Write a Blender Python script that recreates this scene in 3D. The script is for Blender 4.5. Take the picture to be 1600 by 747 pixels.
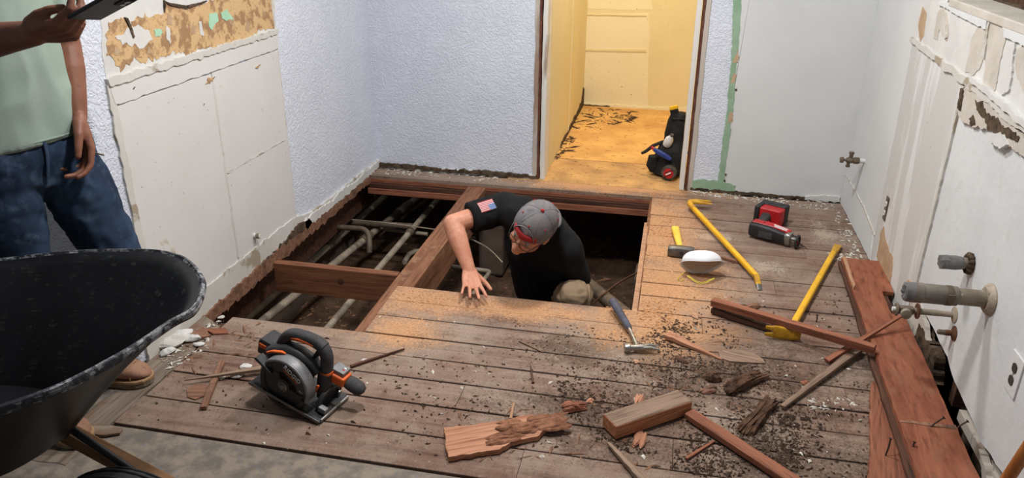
import bpy, bmesh, math, random
from mathutils import Vector, Matrix, noise, Quaternion

random.seed(7)
scene = bpy.context.scene
for o in list(bpy.data.objects):
    bpy.data.objects.remove(o)
COL = scene.collection
V = Vector
PI = math.pi
R = math.radians

# ------------------------------------------------------------------ camera
CAM_H = 1.55
YAW, PITCH, ROLL, FOC = R(11.7), R(23.34), R(0.49), 1211.0      # focal length in pixels of the 1600 px frame


def cam_axes():
    cy, sy = math.cos(YAW), math.sin(YAW)
    r = V((cy, sy, 0)); f0 = V((-sy, cy, 0)); up = V((0, 0, 1))
    f = math.cos(PITCH) * f0 - math.sin(PITCH) * up
    d = -(math.sin(PITCH) * f0 + math.cos(PITCH) * up)
    r2 = math.cos(ROLL) * r - math.sin(ROLL) * d
    return r2, f.cross(r2), f


AX_R, AX_D, AX_F = cam_axes()
cam = bpy.data.cameras.new('camera')
cam.sensor_width = 36.0
cam.lens = 36.0 * FOC / 1600.0
cam.clip_start = 0.05
cam_o = bpy.data.objects.new('camera', cam)
COL.objects.link(cam_o)
m = Matrix.Identity(4)
for i in range(3):
    m[i][0] = AX_R[i]; m[i][1] = -AX_D[i]; m[i][2] = -AX_F[i]
m[2][3] = CAM_H
cam_o.matrix_world = m
scene.camera = cam_o

# ------------------------------------------------------------------ world, lamps, exposure
world = bpy.data.worlds.new('room_ambience')
scene.world = world
world.use_nodes = True
bg = world.node_tree.nodes['Background']
bg.inputs[0].default_value = (0.93, 0.96, 1.0, 1)
bg.inputs[1].default_value = 0.15


def area_light(name, loc, size, power, color, target=None):
    l = bpy.data.lights.new(name, 'AREA')
    l.shape = 'DISK'; l.size = size; l.energy = power; l.color = color
    o = bpy.data.objects.new(name, l)
    COL.objects.link(o)
    o.location = loc
    if target is not None:
        o.rotation_euler = (V(target) - V(loc)).to_track_quat('-Z', 'Y').to_euler()
    return o


area_light('ceiling_lamp', (-0.62, 2.12, 2.45), 0.26, 38, (1.0, 0.975, 0.95))
area_light('ceiling_lamp', (-0.25, 3.2, 2.45), 0.30, 40, (1.0, 0.975, 0.95))
area_light('hallway_lamp', (-0.25, 5.45, 2.3), 0.25, 28, (1.0, 0.82, 0.56))

scene.view_settings.view_transform = 'Standard'
scene.view_settings.look = 'None'
scene.view_settings.gamma = 1.0
scene.view_settings.use_curve_mapping = False
scene.view_settings.exposure = 0.0

# ------------------------------------------------------------------ helpers
def ray(px, py):
    return AX_R * ((px - 800) / FOC) + AX_D * ((py - 373.5) / FOC) + AX_F


def at(px, py, axis, val):
    """point of the sight line through a photo pixel on the plane axis = val"""
    d = ray(px, py); c = V((0, 0, CAM_H))
    return c + d * ((val - c[axis]) / d[axis])


def FL(px, py, z=0.0):
    return at(px, py, 2, z)


def fr(o):
    """rotation matrix taking local +X to direction o (horizontal), Z up"""
    d = V((o[0], o[1], 0)).normalized()
    return Matrix(((d.x, -d.y, 0), (d.y, d.x, 0), (0, 0, 1)))


def frame(xdir, up=(0, 0, 1)):
    x = V(xdir).normalized(); z = V(up)
    y = z.cross(x).normalized(); z = x.cross(y)
    return Matrix((x, y, z)).transposed()


class MB:
    def __init__(self):
        self.v = []; self.f = []

    def add(self, vs, fs, M=None, loc=None):
        b = len(self.v)
        for p in vs:
            p = V(p)
            if M is not None: p = M @ p
            if loc is not None: p = p + V(loc)
            self.v.append(p)
        for f in fs:
            self.f.append(tuple(i + b for i in f))
        return self

    def box(self, c, s, M=None, taper=None):
        x, y, z = s[0] / 2, s[1] / 2, s[2] / 2
        tx, ty = taper or (1, 1)
        vs = [(-x, -y, -z), (x, -y, -z), (x, y, -z), (-x, y, -z), (-x * tx, -y * ty, z), (x * tx, -y * ty, z), (x * tx, y * ty, z), (-x * tx, y * ty, z)]
        fs = [(0, 3, 2, 1), (4, 5, 6, 7), (0, 1, 5, 4), (1, 2, 6, 5), (2, 3, 7, 6), (3, 0, 4, 7)]
        return self.add(vs, fs, M, c)

    def rings(self, rs, caps=True, closed=False):
        n = len(rs[0]); vs = [p for r in rs for p in r]; fs = []
        m_ = len(rs)
        for i in range(m_ if closed else m_ - 1):
            j = (i + 1) % m_
            for k in range(n):
                l = (k + 1) % n
                fs.append((i * n + k, i * n + l, j * n + l, j * n + k))
        if caps and not closed:
            fs.append(tuple(reversed(range(n))))
            fs.append(tuple((m_ - 1) * n + k for k in range(n)))
        return self.add(vs, fs)

    def tube(self, pts, r, n=12, caps=True, closed=False, squash=None):
        pts = [V(p) for p in pts]; m_ = len(pts)
        rr = r if isinstance(r, (list, tuple)) else [r] * m_
        prev = None; rs = []
        for i, p in enumerate(pts):
            if closed: t = pts[(i + 1) % m_] - pts[i - 1]
            else: t = pts[min(i + 1, m_ - 1)] - pts[max(i - 1, 0)]
            t.normalize()
            if prev is None:
                a = V((0, 0, 1)) if abs(t.z) < .9 else V((1, 0, 0))
                u = t.cross(a).normalized()
            else:
                u = (prev - t * prev.dot(t)).normalized()
            prev = u; w = t.cross(u)
            sq = squash or (1, 1)
            rs.append([p + rr[i] * (math.cos(2 * PI * k / n) * u * sq[0] + math.sin(2 * PI * k / n) * w * sq[1]) for k in range(n)])
        return self.rings(rs, caps, closed)

    def lathe(self, prof, n=20, M=None, loc=None, caps=True):
        rs = []
        for r, z in prof:
            ring = []
            for k in range(n):
                p = V((r * math.cos(2 * PI * k / n), r * math.sin(2 * PI * k / n), z))
                if M is not None: p = M @ p
                if loc is not None: p = p + V(loc)
                ring.append(p)
            rs.append(ring)
        return self.rings(rs, caps)

    def prism(self, out, t0, t1, fn):
        """outline (a, b) extruded from depth t0 to t1; fn(a, b, t) gives the point"""
        n = len(out)
        vs = [fn(a, b, t0) for a, b in out] + [fn(a, b, t1) for a, b in out]
        fs = [tuple(reversed(range(n))), tuple(range(n, 2 * n))]
        fs += [(k, (k + 1) % n, n + (k + 1) % n, n + k) for k in range(n)]
        return self.add(vs, fs)

    def sphere(self, c, r, n=12, m_=8, M=None):
        r = r if isinstance(r, (tuple, list)) else (r, r, r)
        vs = []; fs = []
        for i in range(1, m_):
            a = PI * i / m_
            for k in range(n):
                b = 2 * PI * k / n
                vs.append((r[0] * math.sin(a) * math.cos(b), r[1] * math.sin(a) * math.sin(b), r[2] * math.cos(a)))
        top = len(vs); vs.append((0, 0, r[2])); vs.append((0, 0, -r[2]))
        for i in range(m_ - 2):
            for k in range(n):
                l = (k + 1) % n
                fs.append((i * n + k, (i + 1) * n + k, (i + 1) * n + l, i * n + l))
        for k in range(n):
            l = (k + 1) % n
            fs.append((top, k, l)); fs.append((top + 1, (m_ - 2) * n + l, (m_ - 2) * n + k))
        return self.add(vs, fs, M, c)

    def mesh(self, name):
        me = bpy.data.meshes.new(name)
        me.from_pydata([tuple(p) for p in self.v], [], self.f)
        bm = bmesh.new(); bm.from_mesh(me)
        bmesh.ops.recalc_face_normals(bm, faces=bm.faces)
        bm.to_mesh(me); bm.free()
        return me

    def build(self, name, mat=None, parent=None, smooth=None, bevel=0, seg=2, world=False):
        me = self.mesh(name)
        return link(name, me, mat, parent, smooth, bevel, seg, world)


def link(name, me, mat=None, parent=None, smooth=None, bevel=0, seg=2, world=False):
    if mat is not None: me.materials.append(mat)
    if smooth is not None:
        me.shade_smooth()
        me.set_sharp_from_angle(angle=R(smooth))
    o = bpy.data.objects.new(name, me)
    COL.objects.link(o)
    if parent is not None:
        o.parent = parent
        if world:
            r = parent; M = Matrix.Identity(4)
            while r is not None:
                M = r.matrix_basis @ M; r = r.parent
            me.transform(M.inverted())
    if bevel:
        b = o.modifiers.new('edge', 'BEVEL'); b.width = bevel; b.segments = seg; b.limit_method = 'ANGLE'; b.angle_limit = R(40)
        b.harden_normals = False
    return o


def tag(o, label=None, cat=None, group=None, kind=None):
    if label: o['label'] = label
    if cat: o['category'] = cat
    if group: o['group'] = group
    if kind: o['kind'] = kind
    return o


def thing(name, label, cat, loc=(0, 0, 0), rot=None, group=None, kind=None):
    """an Empty at the base of a thing; its parts are given in its own space"""
    o = bpy.data.objects.new(name, None)
    o.empty_display_size = .05
    COL.objects.link(o)
    o.location = loc
    if rot is not None:
        if isinstance(rot, Matrix): o.rotation_euler = rot.to_euler()
        elif isinstance(rot, (int, float)): o.rotation_euler = (0, 0, rot)
        else: o.rotation_euler = rot
    return tag(o, label, cat, group, kind)


def struct(o, label=None):
    o['kind'] = 'structure'
    if label: o['label'] = label
    return o


def nz(p, s=1.0, seed=0.0):
    return noise.noise(V((p[0] * s + seed * 17.3, p[1] * s - seed * 9.1, (p[2] if len(p) > 2 else 0) * s + seed * 5.7)))


def jag(out, step, amp, scale, seed=0, keep=None):
    """subdivide a closed outline and roughen it"""
    res = []
    n = len(out)
    for i in range(n):
        a = V((out[i][0], out[i][1])); b = V((out[(i + 1) % n][0], out[(i + 1) % n][1]))
        k = max(1, int((b - a).length / step))
        straight = keep is not None and i in keep
        for j in range(k):
            p = a.lerp(b, j / k)
            if not straight:
                p = p + V((nz((p.x, p.y, 0), scale, seed), nz((p.x, p.y, 3.3), scale, seed + 1))) * amp \
                      + V((nz((p.x, p.y, 7), scale * 3.1, seed), nz((p.x, p.y, 9), scale * 3.1, seed + 1))) * amp * .5
            res.append((p.x, p.y))
    return res


def text_mesh(body, size, extrude=0.0004, align='CENTER'):
    c = bpy.data.curves.new('txt', 'FONT')
    c.body = body; c.size = size; c.extrude = extrude; c.align_x = align; c.align_y = 'CENTER'
    c.resolution_u = 3
    o = bpy.data.objects.new('txt', c); COL.objects.link(o)
    dg = bpy.context.evaluated_depsgraph_get()
    me = bpy.data.meshes.new_from_object(o.evaluated_get(dg))
    bpy.data.objects.remove(o); bpy.data.curves.remove(c)
    return me


# ------------------------------------------------------------------ materials
class NT:
    def __init__(self, name, rough=.7, spec=.3, metal=0.0):
        self.mat = bpy.data.materials.new(name); self.mat.use_nodes = True
        self.t = self.mat.node_tree
        self.b = self.t.nodes['Principled BSDF']
        self.b.inputs['Roughness'].default_value = rough
        self.b.inputs['Specular IOR Level'].default_value = spec
        self.b.inputs['Metallic'].default_value = metal
        self._co = None

    def n(self, typ, **kw):
        x = self.t.nodes.new(typ)
        for k, v in kw.items(): setattr(x, k, v)
        return x

    def l(self, a, b): self.t.links.new(a, b)

    def coords(self, kind='Object', scale=(1, 1, 1), rnd=True):
        if kind == 'World':
            src = self.n('ShaderNodeNewGeometry').outputs['Position']
        else:
            src = self.n('ShaderNodeTexCoord').outputs[kind]
        mp = self.n('ShaderNodeMapping'); mp.inputs['Scale'].default_value = scale
        self.l(src, mp.inputs['Vector'])
        if rnd and kind != 'World':
            oi = self.n('ShaderNodeObjectInfo')
            ml = self.n('ShaderNodeMath', operation='MULTIPLY'); ml.inputs[1].default_value = 37.0
            self.l(oi.outputs['Random'], ml.inputs[0])
            cb = self.n('ShaderNodeCombineXYZ')
            for i in range(3): self.l(ml.outputs[0], cb.inputs[i])
            self.l(cb.outputs[0], mp.inputs['Location'])
        return mp.outputs[0]

    def noise(self, vec, scale, detail=4, rough=.55, dist=0.0):
        x = self.n('ShaderNodeTexNoise'); x.inputs['Scale'].default_value = scale
        x.inputs['Detail'].default_value = detail; x.inputs['Roughness'].default_value = rough
        x.inputs['Distortion'].default_value = dist
        self.l(vec, x.inputs['Vector'])
        return x.outputs['Fac']

    def voro(self, vec, scale, feature='F1', out='Distance'):
        x = self.n('ShaderNodeTexVoronoi', feature=feature); x.inputs['Scale'].default_value = scale
        self.l(vec, x.inputs['Vector'])
        return x.outputs[out]

    def ramp(self, fac, stops):
        x = self.n('ShaderNodeValToRGB'); e = x.color_ramp.elements
        while len(e) < len(stops): e.new(0.5)
        for k, (p, c) in enumerate(stops):
            e[k].position = p
            e[k].color = tuple(c) + (1,) if isinstance(c, (tuple, list)) else (c, c, c, 1)
        self.l(fac, x.inputs[0])
        return x.outputs[0]

    def mix(self, fac, a, b, typ='MIX'):
        x = self.n('ShaderNodeMix', data_type='RGBA', blend_type=typ)
        for s, i in ((fac, 0), (a, 6), (b, 7)):
            if hasattr(s, 'links') or hasattr(s, 'is_linked'): self.l(s, x.inputs[i])
            elif i == 0: x.inputs[0].default_value = s
            else: x.inputs[i].default_value = tuple(s) + (1,)
        return x.outputs[2]

    def math(self, op, a, b=None, clamp=False):
        x = self.n('ShaderNodeMath', operation=op); x.use_clamp = clamp
        for s, i in ((a, 0), (b, 1)):
            if s is None: continue
            if hasattr(s, 'is_linked'): self.l(s, x.inputs[i])
            else: x.inputs[i].default_value = s
        return x.outputs[0]

    def bump(self, h, strength=.3, dist=.01):
        x = self.n('ShaderNodeBump'); x.inputs['Strength'].default_value = strength; x.inputs['Distance'].default_value = dist
        self.l(h, x.inputs['Height'])
        prev = self.b.inputs['Normal']
        if prev.is_linked: self.l(prev.links[0].from_socket, x.inputs['Normal'])
        self.l(x.outputs[0], prev)

    def color(self, c):
        if hasattr(c, 'is_linked'): self.l(c, self.b.inputs['Base Color'])
        else: self.b.inputs['Base Color'].default_value = tuple(c) + (1,)
        return self


def srgb(r, g, b):
    def f(c):
        c /= 255.0
        return c / 12.92 if c <= .04045 else ((c + .055) / 1.055) ** 2.4
    return (f(r), f(g), f(b))


def noisy(name, c1, c2, scale=8, rough=.7, spec=.3, metal=0, bump=0, bscale=60, bdist=.004, c3=None, detail=5, lo=.35, hi=.65, co='Object'):
    t = NT(name, rough, spec, metal)
    v = t.coords(co)
    f = t.noise(v, scale, detail, .6)
    c = t.ramp(f, [(lo, c1), (hi, c2)])
    if c3:
        g = t.noise(v, scale * 5.3, 6, .65)
        c = t.mix(t.ramp(g, [(.58, 0), (.68, 1)]), c, c3)
    t.color(c)
    if bump: t.bump(t.noise(v, bscale, 4, .6), bump, bdist)
    return t.mat


def wood(name, c1, c2, c3=None, axis=0, grain=26, along=1.6, rough=.75, bump=.35, rings=True, dirt=None, dirt_amt=(.55, .7), spec=.25):
    t = NT(name, rough, spec)
    s = [grain] * 3; s[axis] = along
    v = t.coords('Object', tuple(s))
    f = t.noise(v, 1.0, 6, .62, .6)
    c = t.ramp(f, [(.3, c1), (.62, c2)])
    g = t.noise(v, 3.3, 4, .6)
    if c3: c = t.mix(t.ramp(g, [(.5, 0), (.72, .85)]), c, c3)
    if dirt:
        v2 = t.coords('Object', (1, 1, 1))
        d = t.noise(v2, 11, 6, .65)
        c = t.mix(t.ramp(d, [(dirt_amt[0], 0), (dirt_amt[1], 1)]), c, dirt)
    t.color(c)
    t.bump(f, bump, .004)
    return t.mat
M = {}
# knockdown-textured paint
def textured_paint(name, c1, c2, strength=.55):
    t = NT(name, .62, .3)
    v = t.coords('World')
    f = t.noise(v, 3.0, 5, .6)
    t.color(t.ramp(f, [(.35, c1), (.65, c2)]))
    a = t.noise(v, 48, 3, .55, 1.4)
    h = t.ramp(a, [(.42, 0), (.58, 1)])
    t.bump(h, strength, .004)
    t.bump(t.noise(v, 160, 2, .5), .12, .003)
    return t.mat
M['blue_paint'] = textured_paint('textured_blue_white_paint', (.66, .705, .80), (.72, .76, .85), .55)
M['smooth_white'] = noisy('troweled_white_paint', (.61, .63, .635), (.69, .71, .715), 3, .6, .3, bump=.35, bscale=26, bdist=.006, c3=(.62, .62, .60), co='World')
M['flat_grey'] = noisy('flat_grey_white_paint', (.62, .635, .635), (.68, .695, .695), 2.2, .7, .2, bump=.1, bscale=50, co='World')


def stained(name, base1, base2, stain, amt, streak=True, rough=.72, scale=2.5):
    t = NT(name, rough, .2)
    v = t.coords('World')
    c = t.ramp(t.noise(v, scale, 5, .6), [(.35, base1), (.65, base2)])
    s = t.coords('World', (5, 5, .55) if streak else (5, 5, 5))
    g = t.noise(s, 1.0, 7, .6, .4)
    c = t.mix(t.ramp(g, [(amt, 0), (amt + .05, .9)]), c, stain)
    sp = t.noise(v, 55, 3, .6)
    c = t.mix(t.ramp(sp, [(.70, 0), (.74, .8)]), c, (.25, .2, .15))
    t.color(c)
    t.bump(t.noise(v, 30, 5, .6), .15, .004)
    return t.mat
M['panel'] = stained('old_cream_plaster', (.63, .62, .60), (.68, .67, .655), (.52, .44, .32), .66, False)
M['panel_trim'] = stained('chipped_cream_board', (.54, .52, .47), (.64, .63, .60), (.34, .28, .20), .56, False)
M['streaked'] = stained('streaked_skim_coat', (.66, .66, .65), (.70, .70, .69), (.55, .54, .52), .50, True)
M['tan_paper'] = noisy('torn_tan_gypsum_paper', (.36, .215, .115), (.62, .42, .22), 16, .85, .1, bump=.5, bscale=40, c3=(.30, .17, .09), lo=.44, hi=.52, co='World')
M['green_paint'] = noisy('old_green_paint', (.25, .39, .26), (.32, .46, .33), 12, .7, .2, bump=.2, bscale=60, c3=(.22, .32, .2), co='World')
M['mint'] = noisy('mint_paint_scrap', (.36, .60, .42), (.42, .66, .5), 12, .7, .2, co='World')
M['white_plaster'] = noisy('bare_white_plaster', (.60, .60, .58), (.68, .67, .645), 8, .8, .1, bump=.3, bscale=60, co='World')
M['beige_plaster'] = noisy('bare_beige_plaster', (.50, .46, .40), (.60, .56, .50), 8, .8, .1, bump=.4, bscale=50, co='World')
M['brown_paper'] = noisy('torn_brown_paper', (.42, .28, .17), (.52, .38, .25), 14, .85, .1, co='World')
M['rot_dark'] = noisy('dark_rot', (.035, .025, .018), (.13, .09, .06), 30, .9, .1, bump=.6, bscale=50, c3=(.2, .15, .1), co='World')
M['yellow_paint'] = stained('cream_yellow_paint', (.72, .63, .38), (.77, .68, .43), (.55, .45, .26), .74, False)
M['yellow_light'] = stained('pale_yellow_primer', (.78, .72, .50), (.82, .76, .55), (.62, .52, .32), .74, False)
M['jamb_white'] = stained('chipped_white_jamb', (.70, .68, .63), (.76, .74, .70), (.30, .22, .15), .66, True)
M['casing_grey'] = stained('bare_grey_casing_edge', (.45, .40, .34), (.56, .50, .44), (.30, .2, .14), .55, True)
M['jamb_red'] = noisy('dark_red_stud_edge', (.085, .03, .02), (.16, .06, .035), 20, .75, .2, co='World')


# floor planks: worn brown boards with dust, paint splashes and sawdust lying on them
def plank_mat():
    t = NT('worn_subfloor_board', .80, .2)
    v = t.coords('Object', (1.4, 26, 26))
    f = t.noise(v, 1.0, 7, .66, .5)
    c = t.ramp(f, [(.30, srgb(70, 52, 44)), (.46, srgb(120, 95, 82)), (.70, srgb(158, 134, 118))])
    oi = t.n('ShaderNodeObjectInfo')
    c = t.mix(t.math('MULTIPLY', oi.outputs['Random'], .5), c, srgb(104, 74, 62))
    w = t.coords('World')
    d = t.noise(w, 2.6, 9, .72)
    c = t.mix(t.ramp(d, [(.40, 0), (.62, .8)]), c, srgb(154, 138, 124))
    d2 = t.noise(w, 20, 8, .75)
    c = t.mix(t.ramp(d2, [(.56, 0), (.72, .85)]), c, srgb(66, 50, 42))
    d3 = t.noise(w, 150, 3, .7)
    c = t.mix(t.ramp(d3, [(.56, 0), (.70, .7)]), c, srgb(70, 54, 46))
    d4 = t.noise(w, 110, 3, .7)
    c = t.mix(t.ramp(d4, [(.62, 0), (.72, .6)]), c, srgb(176, 158, 142))
    sx = t.n('ShaderNodeSeparateXYZ'); t.l(w, sx.inputs[0])

    def blob(cx, cy, rx, ry):
        a = t.math('DIVIDE', t.math('SUBTRACT', sx.outputs[0], cx), rx)
        b = t.math('DIVIDE', t.math('SUBTRACT', sx.outputs[1], cy), ry)
        r2 = t.math('ADD', t.math('MULTIPLY', a, a), t.math('MULTIPLY', b, b))
        return t.math('SUBTRACT', 1.0, t.math('SQRT', r2))

    def union(bl):
        o = bl[0]
        for x in bl[1:]: o = t.math('MAXIMUM', o, x)
        return o
    nb = t.noise(w, 7, 9, .72)
    nb2 = t.noise(w, 90, 5, .75)
    g1 = t.math('SUBTRACT', nb, .5)
    grit = t.math('ADD', t.math('MULTIPLY', g1, 2.4), t.math('MULTIPLY', t.math('SUBTRACT', nb2, .5), 2.6))
    # fine crumbled dirt
    dm = t.math('ADD', union([blob(.25, 2.50, .85, .55), blob(-.15, 2.12, .60, .30), blob(.45, 2.0, .5, .5), blob(-.25, 2.55, .4, .25)]), grit)
    c = t.mix(t.ramp(dm, [(.30, 0), (.95, .85)]), c, srgb(78, 63, 53))
    # white paint splashes
    wm = t.math('ADD', union([blob(.26, 3.78, .26, .13), blob(.50, 3.45, .24, .14), blob(.82, 3.95, .15, .35)]), t.math('MULTIPLY', grit, .8))
    c = t.mix(t.ramp(wm, [(.62, 0), (.80, .65)]), c, srgb(180, 168, 150))
    sp = t.noise(w, 46, 3, .6)
    c = t.mix(t.ramp(sp, [(.70, 0), (.73, .7)]), c, srgb(170, 158, 142))
    # sawdust
    sm = t.math('ADD', union([blob(.0, 3.75, .30, .85), blob(.05, 3.15, .40, .60), blob(.0, 2.80, .42, .36), blob(-.95, 2.80, .36, .22), blob(-.98, 2.52, .26, .20), blob(-.35, 4.42, .9, .14), blob(-.55, 2.80, .5, .14)]), t.math('ADD', t.math('MULTIPLY', g1, 1.5), t.math('MULTIPLY', t.math('SUBTRACT', nb2, .5), 1.7)))
    c = t.mix(t.ramp(sm, [(.10, 0), (.75, .85)]), c, t.mix(t.ramp(nb2, [(.35, 0), (.65, 1)]), srgb(172, 124, 86), srgb(206, 160, 118)))
    t.color(c)
    t.bump(f, .45, .003)
    t.bump(d3, .35, .002)
    return t.mat
M['plank'] = plank_mat()
M['sheet'] = noisy('grey_floor_sheet', srgb(112, 104, 97), srgb(142, 130, 117), 16, .8, .2, bump=.3, bscale=90, c3=srgb(108, 110, 118), co='World', detail=9, lo=.42, hi=.58)
M['grey_board'] = wood('weathered_grey_board', srgb(100, 88, 78), srgb(142, 128, 114), srgb(84, 66, 54), axis=0, dirt=srgb(120, 92, 74))
M['hall_floor'] = noisy('sawdust_covered_subfloor', srgb(196, 150, 92), srgb(224, 180, 112), 4, .85, .15, bump=.2, bscale=70, c3=srgb(150, 108, 66), co='World', detail=8)
M['hall_floor_dark'] = noisy('worn_hall_subfloor', srgb(168, 132, 92), srgb(206, 164, 108), 6, .85, .15, bump=.2, bscale=70, c3=srgb(110, 84, 60), co='World', detail=8)
M['joist'] = wood('old_fir_joist', srgb(98, 62, 44), srgb(144, 100, 74), srgb(76, 48, 34), axis=1, dirt=srgb(150, 116, 88), dirt_amt=(.55, .7))
M['block'] = wood('fir_blocking', srgb(104, 64, 44), srgb(148, 100, 72), srgb(66, 40, 30), axis=0)
M['redfir'] = wood('red_fir', srgb(108, 62, 46), srgb(152, 98, 74), srgb(84, 48, 36), axis=0, grain=30, along=2.2)
M['redfir_raw'] = wood('fresh_split_fir', srgb(152, 100, 76), srgb(190, 140, 110), srgb(122, 76, 56), axis=0, grain=40, along=2)
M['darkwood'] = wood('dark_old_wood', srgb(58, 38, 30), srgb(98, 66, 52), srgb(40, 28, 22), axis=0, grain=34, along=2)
M['brownwood'] = wood('brown_split_wood', srgb(104, 72, 56), srgb(148, 110, 88), srgb(84, 54, 42), axis=0, grain=36, along=2.2, dirt=srgb(84, 66, 54))
M['greywood'] = wood('weathered_stick', srgb(104, 84, 70), srgb(150, 126, 108), srgb(80, 62, 50), axis=0, grain=36, along=2.2)
M['tanwood'] = wood('fresh_tan_strip', srgb(160, 120, 94), srgb(192, 150, 118), srgb(136, 98, 74), axis=0, grain=36, along=2)
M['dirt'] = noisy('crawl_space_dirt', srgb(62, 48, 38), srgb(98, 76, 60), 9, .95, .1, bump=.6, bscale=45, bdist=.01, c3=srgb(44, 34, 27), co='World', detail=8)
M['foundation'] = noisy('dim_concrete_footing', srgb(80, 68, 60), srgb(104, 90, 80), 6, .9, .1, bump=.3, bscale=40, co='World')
M['galv'] = noisy('dull_galvanised_pipe', srgb(140, 128, 112), srgb(174, 160, 142), 14, .6, .35, .1, bump=.15, bscale=80, c3=srgb(96, 84, 70))
M['darkpipe'] = noisy('grimy_steel_pipe', srgb(88, 76, 64), srgb(118, 104, 88), 14, .6, .4, .2, c3=srgb(70, 58, 48))
M['rust'] = noisy('rusty_iron', srgb(72, 46, 34), srgb(110, 76, 56), 22, .75, .3, .3, bump=.3, bscale=70)
M['nail'] = noisy('rusted_nail', srgb(48, 36, 30), srgb(84, 64, 52), 30, .7, .3, .4)
# ================================================================== THE ROOM
XL, XR, YB = -1.81, 1.0, 4.47
WH = 2.5
YE = 2.078            # near end of the left wall
DX0, DX1 = -0.772, 0.132    # rough door opening


def pl_left(y, z, t): return V((XL + t, y, z))
def pl_right(y, z, t): return V((XR - t, y, z))
def pl_back(x, z, t): return V((x, YB - t, z))
def wl(px, py):
    p = at(px, py, 0, XL); return (p.y, p.z)
def wr(px, py):
    p = at(px, py, 0, XR); return (p.y, p.z)
def wb(px, py):
    p = at(px, py, 1, YB); return (p.x, p.z)


# ---- left wall with its rounded end, and the wall turning away behind the standing man
out = [(XL, YB + .12), (XL - .13, YB + .12), (XL - .13, YE + .13), (-3.6, YE + .13), (-3.6, YE), (XL - .03, YE)]
for k in range(1, 7):
    a = -PI / 2 + k * PI / 12
    out.append((XL - .03 + .03 * math.cos(a), YE + .03 + .03 * math.sin(a)))
w_left = struct(MB().prism(out, 0.0, WH, lambda a, b, t: V((a, b, t))).build('wall_left', M['blue_paint'], smooth=40),
                'blue-white textured wall with a rounded corner behind the standing man')


def relief(name, outline, t0, t1, plane, mat, parent, step=.02, amp=.006, scale=30, seed=0, keep=None, bevel=0):
    o = jag(outline, step, amp, scale, seed, keep)
    return MB().prism(o, t0, t1, plane).build(name, mat, parent, bevel=bevel)


yl0, yl1 = 2.21, 3.335
seam = wl(345, 230)[0]
zc = (wl(351, 273)[1] + wl(445, 217)[1]) / 2
relief('plaster_panel', [(yl0 + .004, .10), (seam - .003, .10), (seam - .003, .925), (yl0 + .004, .925)], -.002, .006, pl_left, M['panel'], w_left, .03, .004, 14, 1)
relief('plaster_panel', [(seam + .003, zc + .003), (yl1, zc + .003), (yl1, .925), (seam + .003, .925)], -.002, .006, pl_left, M['panel'], w_left, .03, .004, 14, 2)
relief('plaster_panel', [(seam + .003, .10), (yl1, .10), (yl1, zc - .003), (seam + .003, zc - .003)], -.002, .0065, pl_left, M['panel'], w_left, .03, .004, 14, 3)
relief('plaster_panel', [(yl0, .93), (yl1 + .005, .93), (yl1 + .01, 1.0), (yl0 - .01, 1.0)], -.002, .009, pl_left, M['panel'], w_left, .02, .006, 25, 4)
relief('plaster_lip', [(yl0 - .015, .995), (yl1 + .01, .995), (yl1 + .012, 1.018), (yl0 - .02, 1.02)], -.002, .014, pl_left, M['panel_trim'], w_left, .015, .008, 40, 5)
relief('plaster_edge', [(yl0 - .028, .0), (yl0 + .01, .0), (yl0 + .006, 1.0), (yl0 - .024, 1.0)], -.002, .008, pl_left, M['panel_trim'], w_left, .02, .008, 30, 6)
relief('plaster_edge', [(yl1 - .006, .02), (yl1 + .008, .02), (yl1 + .012, 1.15), (yl1 - .004, 1.15)], -.002, .004, pl_left, M['panel_trim'], w_left, .02, .006, 30, 7)
# bare strip and torn tan paper above the panel
relief('plaster_strip', [wl(165, 130), wl(300, 92), wl(430, 55), wl(428, -30), wl(150, -30)], -.002, .0015, pl_left, M['white_plaster'], w_left, .02, .01, 25, 8)
tan = [(166, 58), (170, 36), (192, 28), (199, 44), (203, 33), (222, 26), (255, 19), (257, 3), (262, 9), (290, 14), (318, 5), (340, -4), (380, -20), (426, -14), (429, 44),
       (404, 47), (385, 60), (362, 66), (345, 72), (322, 77), (300, 83), (288, 85), (284, 78), (262, 86), (240, 90), (226, 96), (214, 98), (210, 86), (206, 94), (196, 100), (188, 108), (182, 106), (176, 92), (166, 86)]
relief('tan_paper_patch', [wl(*p) for p in tan], -.001, .003, pl_left, M['tan_paper'], w_left, .008, .013, 55, 9)
relief('plaster_scrap', [wl(*p) for p in [(178, 58), (191, 52), (200, 42), (214, 40), (234, 50), (236, 62), (224, 72), (216, 76), (208, 66), (204, 72), (196, 66), (190, 70), (186, 62)]], 0, .0042, pl_left, M['white_plaster'], w_left, .01, .008, 60, 10)
relief('plaster_scrap', [wl(*p) for p in [(258, 40), (264, 44), (265, 68), (259, 62)]], 0, .0042, pl_left, M['white_plaster'], w_left, .01, .005, 60, 11)
relief('plaster_scrap', [wl(*p) for p in [(309, 34), (313, 34), (318, 56), (312, 54)]], 0, .0042, pl_left, M['white_plaster'], w_left, .01, .005, 60, 12)
for k, q in enumerate([[(325, 22), (338, 20), (340, 32), (334, 38), (330, 47), (325, 42)], [(344, 20), (353, 15), (358, 22), (364, 30), (352, 32), (346, 29)], [(239, 47), (249, 44), (253, 51), (249, 57), (241, 57)]]):
    relief('mint_paint_scrap', [wl(*p) for p in q], 0, .0045, pl_left, M['mint'], w_left, .008, .004, 60, 13 + k)
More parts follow.
